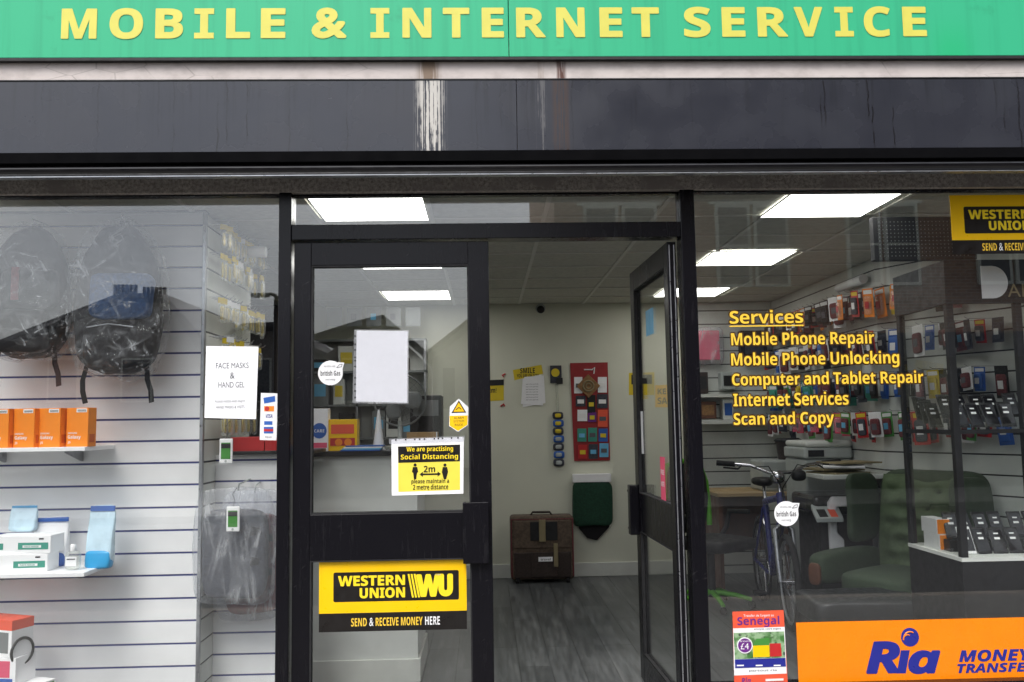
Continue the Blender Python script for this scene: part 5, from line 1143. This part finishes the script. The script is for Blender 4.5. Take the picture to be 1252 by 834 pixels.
f = MB(); f.tube([hd, hd+Vector((-.03, 0, .1)), hd+Vector((.03, 0, .14))], .016, 10); bc = hd+Vector((.03, 0, .15))
f.tube([bc+Vector((-.05, -.33, .06)), bc+Vector((-.02, -.2, .05)), bc+Vector((0, -.08, .0)), bc+Vector((0, .08, 0)), bc+Vector((-.02, .2, .05)), bc+Vector((-.05, .33, .06))], .013, 10); f.build('handlebar', 'chrome', bk, local=True)
for s_ in (-1, 1):
    MB().tube([bc+Vector((-.045, .31*s_, .06)), bc+Vector((-.065, .44*s_, .07))], .02, 10).build('grip', 'rubber', bk, local=True)
    MB().tube([bc+Vector((-.01, .27*s_, .05)), bc+Vector((.03, .3*s_, .03)), bc+Vector((.0, .4*s_, .04))], .007, 6).build('brake_lever', 'blackmatt', bk, local=True)
MB().pill(bc+Vector((.05, -.03, -.03)), (.09, .1, .09), .8, 16, 10).build('front_light', 'chrome', bk, local=True); MB().pill(bc+Vector((.04, .12, -.02)), (.1, .1, .08), .7, 16, 10).build('bell', 'blackmatt', bk, local=True)
MB().tube([stp, stp+Vector((-.04, 0, .12))], .014, 10).build('seat_post', 'chrome', bk, local=True); MB().pill(stp+Vector((-.05, 0, .15)), (.27, .15, .07), .7, 20, 10, 0, lambda p, x, y, z: Vector((p.x, p.y*(1-.35*x), p.z))).build('saddle', 'blackmatt', bk, local=True)
f = MB(); f.torus(bb+Vector((0, -.04, 0)), .09, .006, 'Y', 28, 6); f.tube([bb+Vector((0, -.06, 0)), bb+Vector((.1, -.07, -.13))], .011, 8); f.tube([bb+Vector((0, .06, 0)), bb+Vector((-.1, .07, .13))], .011, 8); f.build('crank', 'chrome', bk, local=True)
for p in (bb+Vector((.1, -.12, -.13)), bb+Vector((-.1, .12, .13))): MB().box(p.x-.045, p.x+.045, p.y-.045, p.y+.045, p.z-.012, p.z+.012).build('pedal', 'blackmatt', bk, local=True, bevel=.004)
f = MB()
for s_ in (-1, 1): f.tube([hd2+Vector((.03, .03*s_, -.06)), hd2+Vector((.06, .045*s_, -.14)), hd2+Vector((.05, .02*s_, -.02))], .008, 6)
f.tube([bc+Vector((.02, -.2, .04)), bc+Vector((.11, -.1, .05)), bc+Vector((.08, 0, -.12)), hd2+Vector((.04, 0, 0))], .004, 6); f.tube([bc+Vector((.02, .2, .04)), bc+Vector((.11, .1, .06)), bc+Vector((.08, 0, -.1)), hd+Vector((-.05, .02, -.1))], .004, 6); f.build('brake_cables', 'blackmatt', bk, local=True)
MB().tube([(-wb/2+.35*math.cos(R(a)), 0, r_+.365*math.sin(R(a))) for a in range(20, 171, 15)], .014, 8).build('mudguard', 'chrome', bk, local=True)
MB().tube([ra+Vector((.12, .05, -.02)), ra+Vector((.2, .2, -.31))], .008, 8).build('kickstand', 'chrome', bk, local=True)
# wing armchair: local -y is the front
ac = thing('wing_armchair', 'green velvet armchair with deep buttoned back behind the display cabinet', 'armchair', (2.64, 1.38, 0), R(-57))
def puff(p, x, y, z): return p+nv(p, 6, .008)
MB().pill((0, .0, .22), (.78, .74, .26), .25, 30, 14, 0, puff).build('base', 'velvetd', ac, local=True)
MB().pill((0, -.06, .42), (.54, .62, .17), .4, 30, 16, 0, puff).build('seat_cushion', 'velvetd', ac, local=True)
bkp = MB(); nu, nvv = 36, 48; vs = []; fs = []
for j in range(nvv+1):
    for i in range(nu+1):
        u, v = i/nu, j/nvv; x = (u-.5)*.6*(1+.06*math.sin(v*math.pi)); z = .42+v*.66
        gx, gz = u*4, v*6; sh = .5*(int(gz) % 2)
        dd = min(math.hypot((gx-(a+.5*((b_) % 2)))*.8, (gz-b_)) for b_ in range(1, 7) for a in range(0, 5))
        dmp = .075*min(1, dd/.75)**.6*min(1, 6*u, 6*(1-u), 5*(1-v)+.1)
        vs.append((x, .30-.045-dmp+.1*v-.06*(abs(u-.5)*2)**2, z))
for j in range(nvv):
    for i in range(nu): a = j*(nu+1)+i; fs.append((a, a+1, a+nu+2, a+nu+1))
bkp.add(vs, fs, 0, True); bkp.build('buttoned_back', 'velvet', ac, local=True)
bt = MB()
for b_ in range(1, 6):
    for a in range(1, 4 if b_ % 2 else 5):
        u, v = (a+.5*(b_ % 2))/4, b_/6
        if .05 < u < .95: bt.pill(((u-.5)*.6, .30-.05+.1*v-.06*(abs(u-.5)*2)**2, .42+v*.66), (.022, .012, .022), 1, 10, 6)
bt.build('buttons', 'velvet', ac, local=True)
def fbk(p, x, y, z): p.y += .05*(z+1)-.0; return p+nv(p, 6, .006)
MB().pill((0, .30, .68), (.74, .14, .86), .3, 30, 22, 0, fbk).build('back_shell', 'velvetd', ac, local=True)
for s_ in (-1, 1):
    MB().pill((s_*.37, .16, .86), (.1, .34, .46), .45, 22, 18, 0, lambda p, x, y, z: Vector((p.x+.02*s_*x, p.y-.04*z*z, p.z))+nv(p, 6, .006)).build('wing', 'velvetd', ac, local=True)
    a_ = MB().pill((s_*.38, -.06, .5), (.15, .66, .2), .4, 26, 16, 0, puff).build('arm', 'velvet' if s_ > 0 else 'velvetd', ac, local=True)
    MB().pill((s_*.38, -.395, .47), (.09, .03, .14), .6, 16, 10).build('arm_facing', 'wood', a_, local=True)
for sx in (-1, 1):
    for sy in (-1, 1): MB().lathe([(.018, 0), (.028, .1)], (sx*.32, sy*.29, 0), 12).build('leg', 'wood', ac, local=True)
# dark padded bench in front of the armchair
zb1 = .43; x0, x1 = X(986, 740, .95), X(1122, 740, .95)
t = thing('padded_bench', 'low dark leather padded bench in front of the green armchair', 'bench', ((x0+x1)/2, .97, 0))
MB().pill(((x0+x1)/2, .98, zb1-.06), (x1-x0, .42, .14), .25, 40, 16, 0, lambda p, x, y, z: p+nv(p, 7, .012)).build('cushion', 'leather', t); MB().box(x0+.03, x1-.03, .8, 1.16, zb1-.3, zb1-.12).build('base', 'blackmatt', t, bevel=.01)
for x in (x0+.06, x1-.06):
    for y in (.83, 1.13): MB().lathe([(.02, 0), (.022, .14)], (x, y, 0), 12).build('leg', 'wood', t)
# ------------------------------------------------------------------ display cabinet with phones
CBY0, CBY1 = .22, .78; cx0 = X(1166, 517, CBY0); cx1 = cx0+.98
zb0 = Z(1190, 682, CBY0); zsh = Z(1200, 523, CBY0); zh0, zh1 = Z(1200, 371, CBY0), Z(1200, 318, CBY0)
cb = thing('display_cabinet', 'black glass display cabinet with phones inside right window', 'display cabinet', (cx0+.6, .5, 0))
MB().box(cx0, cx1, CBY0, CBY1, .0, zb0-.02).build('base', 'blackmatt', cb, bevel=.004)
MB().box(cx0-.003, cx1, CBY0-.003, CBY1, zb0-.019, zb0).build('deck', 'white2', cb)
for x, y in ((cx0, CBY0), (cx0, CBY1-.035), (cx0+.36, CBY0), (cx1-.035, CBY0)):
    MB().box(x, x+.035, y, y+.035, zb0+.001, zh0).build('post', 'blackmatt', cb, bevel=.002)
MB().box(cx0-.005, cx1, CBY0-.006, CBY0+.03, zh0+.001, zh1).box(cx0-.005, cx0+.03, CBY0+.03, CBY1, zh0+.001, zh1).build('header', 'blackmatt', cb)
MB().box(cx0+.036, cx1-.036, CBY0+.006, CBY1-.02, zsh-.008, zsh).build('shelf_glass', 'cabglass', cb); MB().box(cx0+.002, cx1, CBY0+.001, CBY0+.018, zsh-.03, zsh-.0085).box(cx0+.002, cx0+.018, CBY0+.036, CBY1-.036, zsh-.03, zsh-.0085).build('shelf_rail', 'blackmatt', cb)
MB().box(cx0+.036, cx0+.36, CBY0+.008, CBY0+.012, zb0, zsh-.031).box(cx0+.036, cx0+.36, CBY0+.008, CBY0+.012, zsh+.001, zh0).box(cx0+.396, cx1-.036, CBY0+.008, CBY0+.012, zb0, zsh-.031).box(cx0+.396, cx1-.036, CBY0+.008, CBY0+.012, zsh+.001, zh0).build('front_glass', 'cabglass', cb)
MB().box(cx0+.01, cx0+.014, CBY0+.036, CBY1-.036, zb0, zsh-.031).box(cx0+.01, cx0+.014, CBY0+.036, CBY1-.036, zsh+.001, zh0).build('side_glass', 'cabglass', cb)
yl = CBY0-.0075
p0, p1 = P(1201, 365, yl), P(1231, 325, yl); hgt = p1.z-p0.z; wd = p1.x-p0.x
dp = [(p0.x, p0.z), (p0.x, p1.z)]+[(p0.x+wd*.42+wd*.58*math.cos(R(a)), p0.z+hgt/2+hgt/2*math.sin(R(a))) for a in range(90, -91, -12)]
MB().prism(dp, yl, yl+.001).build('big_letter', 'whiteprint', cb)
b = MB(); b.tx('AI', 1232, 363, 1252, 347, yl, 0, 0); b.tx('SY', 1256, 363, 1282, 347, yl, 0, 0); b.build('lettering', 'tan', cb)
# phones standing on little wedges
def phone(white=False):
    t = thing('display_phone', '', 'phone'); w, h = .073, .145; M_ = Matrix.Rotation(R(-28), 4, 'X')
    def rb(x0, x1, y0, y1, z0, z1, name, mt, bev):
        b = MB().box(x0, x1, y0, y1, z0, z1); b.v = [M_@v+Vector((0, 0, .004)) for v in b.v]; return b.build(name, mt, t, local=True, bevel=bev)
    rb(-w/2, w/2, 0, .008, 0, h, 'body', 'white' if white else 'blackmatt', .003); rb(-w*.44, w*.44, -.0008, -.0001, h*.1, h*.9, 'screen', 'blackgloss', 0); rb(-.014, .014, -.0022, -.001, h*.52, h*.6, 'price_tag', 'whiteprint', 0)
    rb(-.012, .012, -.002, -.001, h*.72, h*.77, 'price_tag', 'whiteprint', 0)
    MB().prism([(.004, .0), (.075, .0), (.058, .09)], -.012, .012, 0, 'X').build('wedge', 'clear', t, local=True)
    return t
ph = phone(); phw = phone(True); firstp = {0: True, 1: True}
spots = []
for k in range(8): spots.append((cx0+.46+k*.088 if k > 3 else cx0+.10+k*.082, CBY0+.10, zb0, 1 if k == 0 else 0, f'front row on the cabinet deck, {ordn[k]} from the cabinet corner'))
for k in range(8): spots.append((cx0+.10+k*.085 if k < 4 else cx0+.46+(k-4)*.088, CBY0+.25, zb0+.06, 0, f'raised back row on the cabinet deck, {ordn[k]} from the cabinet corner'))
for k in range(8): spots.append((cx0+.10+k*.082 if k < 4 else cx0+.46+(k-4)*.088, CBY0+.09, zsh, 1 if k == 6 else 0, f'front row on the glass shelf, {ordn[k]} from the cabinet corner'))
for k in range(8): spots.append((cx0+.10+k*.085 if k < 4 else cx0+.46+(k-4)*.088, CBY0+.22, zsh+.05, 0, f'raised back row on the glass shelf, {ordn[k]} from the cabinet corner'))
for k in range(3): spots.append((cx0+.07, CBY0+.30+k*.07, zsh+.02*k, 0, f'side end of the glass shelf, {ordn[k]} from the front'))
for x, y, z, wh, lab in spots:
    src = phw if wh else ph
    if firstp[wh]: firstp[wh] = False; c = src; c.location = (x, y, z)
    else: c = dup(src, (x, y, z))
    c.rotation_euler = (random.uniform(-.06, .06), 0, random.uniform(-.12, .12))
    c['label'] = ('white' if wh else 'black')+' phone, '+lab; c['group'] = 'phones on show in the cabinet'
for z, a, b_, nm in ((zb0, CBY0+.2, CBY0+.34, 'deck'), (zsh, CBY0+.17, CBY0+.32, 'shelf')):
    hh = .059 if nm == 'deck' else .049
    tag(MB().box(cx0+.05, cx0+.345, a, b_, z+.0005, z+hh).build('riser', 'cabglass' if nm == 'shelf' else 'dark', loc=(cx0+.2, a, z)), f'low step under the back row phones on the cabinet {nm}, corner end', 'riser')
    tag(MB().box(cx0+.41, cx1-.06, a, b_, z+.0005, z+hh).build('riser', 'cabglass' if nm == 'shelf' else 'dark', loc=(cx0+.8, a, z)), f'low step under the back row phones on the cabinet {nm}, long end', 'riser')
for k, zz in enumerate((zb0+.0005, zb0+.0805)):
    y0_ = CBY0+.29+.02*k; t = thing('phone_carton', ('upper' if k else 'lower')+' white and orange phone carton in the cabinet side', 'box', (cx0+.075, y0_+.07, zz), 0, 'phone cartons in the cabinet')
    MB().box(cx0+.03, cx0+.1, y0_-.02, y0_+.15, zz, zz+.079).build('carton', 'white', t, bevel=.002); MB().box(cx0+.032, cx0+.098, y0_-.0225, y0_-.0205, zz+.002, zz+.077).build('orange_side', 'brightorange', t)
# hanging LED sign seen from the back
x0, x1, z0, z1 = X(1068, 290, .33), X(1166, 290, .33), Z(1110, 318, .33), Z(1110, 265, .33)
t = thing('led_sign', 'black perforated LED sign hanging beside the yellow corner sign', 'LED sign', ((x0+x1)/2, .33, z0))
MB().box(x0, x1+.12, .33, .375, z0, z1).build('case', 'blackmatt', t, bevel=.003)
b = MB(); n = 24
for i in range(n):
    for j in range(10):
        xx = x0+.03+(x1-x0+.06)*i/n; zz = z0+.02+(z1-z0-.03)*j/10; b.box(xx, xx+.005, .3285, .3296, zz, zz+.005)
b.build('led_dots', 'midgrey', t)
for x in (x0+.05, x1+.05): MB().tube([(x, .35, z1), (x, .35, ZC+.004)], .002, 6).build('hanger', 'blackmatt', t)

# ------------------------------------------------------------------ across the street, seen as reflections in the glass
def house(poly, d, zbase, wallm, label, wins, depth=9):
    pts = [MIR(x, y, d) for x, y in poly]; xa, xb = pts[0].x, pts[-1].x; ze = min(pts[0].z, pts[-1].z)
    t = thing('house', label, 'house', ((xa+xb)/2, -d, 0), 0, 'houses across the street')
    MB().prism([(xa+.3, -.1), (xb-.3, -.1), (xb-.3, ze)]+[(p.x, p.z-.15) for p in reversed(pts[1:-1])]+[(xa+.3, ze)], -d, -d-depth).build('wall', wallm, t)
    n = len(pts); rf = MB()
    for i in range(n-1):
        a, b = pts[i], pts[i+1]
        for_ = Vector((0, .5, 0)); bk_ = Vector((0, -depth-.3, 0)); up_ = Vector((0, 0, .18))
        rf.hexa([a+for_, b+for_, b+for_+up_, a+for_+up_], [a+bk_, b+bk_, b+bk_+up_, a+bk_+up_])
    rf = rf.build('roof', 'roof', t)
    for x0, y0, x1, y1 in wins:
        p, q = MIR(x0, y1, d), MIR(x1, y0, d); f = MB().box(p.x-.08, q.x+.08, -d, -d+.06, p.z-.08, q.z+.08).build('window', 'housewhite', t); MB().box(p.x, q.x, -d+.061, -d+.07, p.z, q.z).build('pane', 'darkglass', f)
    return t, rf, pts
t, rf, pts = house([(-60, 449), (150, 366), (205, 366), (262, 428)], 32, 0, 'housegrey', 'grey roughcast house with dark low roof and spiky chimney pots', [(60, 440, 95, 490), (150, 440, 185, 490)])
for a in (137, 142, 147, 152, 157, 162): p = MIR(a, 366, 32); MB().box(p.x-.04, p.x+.04, -32.4, -32.2, p.z+.1, p.z+.65).build('chimney_pot', 'roof', rf)
for a in (173, 178, 183, 188, 193, 198): p = MIR(a, 366, 32); MB().box(p.x-.04, p.x+.04, -32.4, -32.2, p.z+.1, p.z+.55).build('chimney_pot', 'roof', rf)
house([(255, 432), (300, 402), (345, 400), (380, 428)], 34, 0, 'housegrey', 'dark roofed house with lamp post standing in front', [(300, 440, 330, 490)])
house([(386, 416), (440, 399), (470, 392), (520, 434)], 30, 0, 'housegrey', 'dark house with wide low gable facing the street', [(420, 440, 450, 490)])
house([(518, 440), (585, 388), (640, 385), (690, 420)], 27, 0, 'housewhite', 'pale rendered house with white barge boards', [(542, 450, 556, 500), (600, 450, 620, 500)])
# brick block
D = 15; bx0 = MIR(678, 300, D).x
t = thing('brick_building', 'tall brown brick building with white sash windows across the street', 'building', (bx0+8, -D, 0))
MB().box(bx0, bx0+26, -D-10, -D, -.1, 11).build('wall', 'brick', t); MB().box(bx0-.3, bx0+26.3, -D-10.3, -D+.35, 11, 11.35).build('parapet', 'housegrey', t)
p, q = MIR(880, 348, D), MIR(911, 255, D); w = q.x-p.x
for zo in (0, 3.2):
    for k in range(-1, 7):
        for dx in (0, w*1.35):
            xx = p.x+k*2.95+dx
            if xx < bx0+.6: continue
            f = MB().box(xx-.07, xx+w+.07, -D+.001, -D+.09, p.z+zo-.07, q.z+zo+.07).build('window', 'housewhite', t)
            zm = (p.z+q.z)/2+zo; MB().box(xx, xx+w, -D+.0905, -D+.1, p.z+zo, zm-.03).box(xx, xx+w, -D+.0905, -D+.1, zm+.03, q.z+zo).build('pane', 'darkglass', f)
        if p.x+k*2.95 > bx0+.6: MB().box(p.x+k*2.95-.2, p.x+k*2.95+w*2.35+.2, -D+.001, -D+.06, q.z+zo+.08, q.z+zo+.3).build('window_lintel', 'housewhite', t)
MB().box(bx0+.4, bx0+25.6, -D+.002, -D+.16, -.1, 2.75).build('shopfront', 'blackmatt', t); MB().box(bx0+.3, bx0+25.7, -D+.002, -D+.24, 2.76, 3.3).build('fascia', 'baggrey', t)  # dark ground floor added to darken the reflection in the right window
for k in range(8): MB().box(bx0+.8+k*3.1, bx0+3.5+k*3.1, -D+.161, -D+.17, .55, 2.5).build('shop_pane', 'darkglass', t)  # dark panes added for the same darker reflection
# street lamp
p = MIR(338, 362, 18); q = MIR(316, 361, 18)
t = thing('street_lamp', 'tall dark street lamp with arm in front of far roofs', 'street lamp', (p.x, p.y, -.1))
MB().tube([(p.x, p.y, -.1), (p.x, p.y, 1.2), (p.x, p.y, p.z)], .11, 12, 0, .06).build('pole', 'blackmatt', t); MB().tube([(p.x, p.y, p.z), (p.x-.15, p.y, p.z+.06), (q.x+.2, q.y, q.z)], .04, 8).build('arm', 'blackmatt', t)
MB().pill((q.x+.05, q.y, q.z), (.5, .2, .12), .6, 16, 8).build('lamp_head', 'midgrey', t)
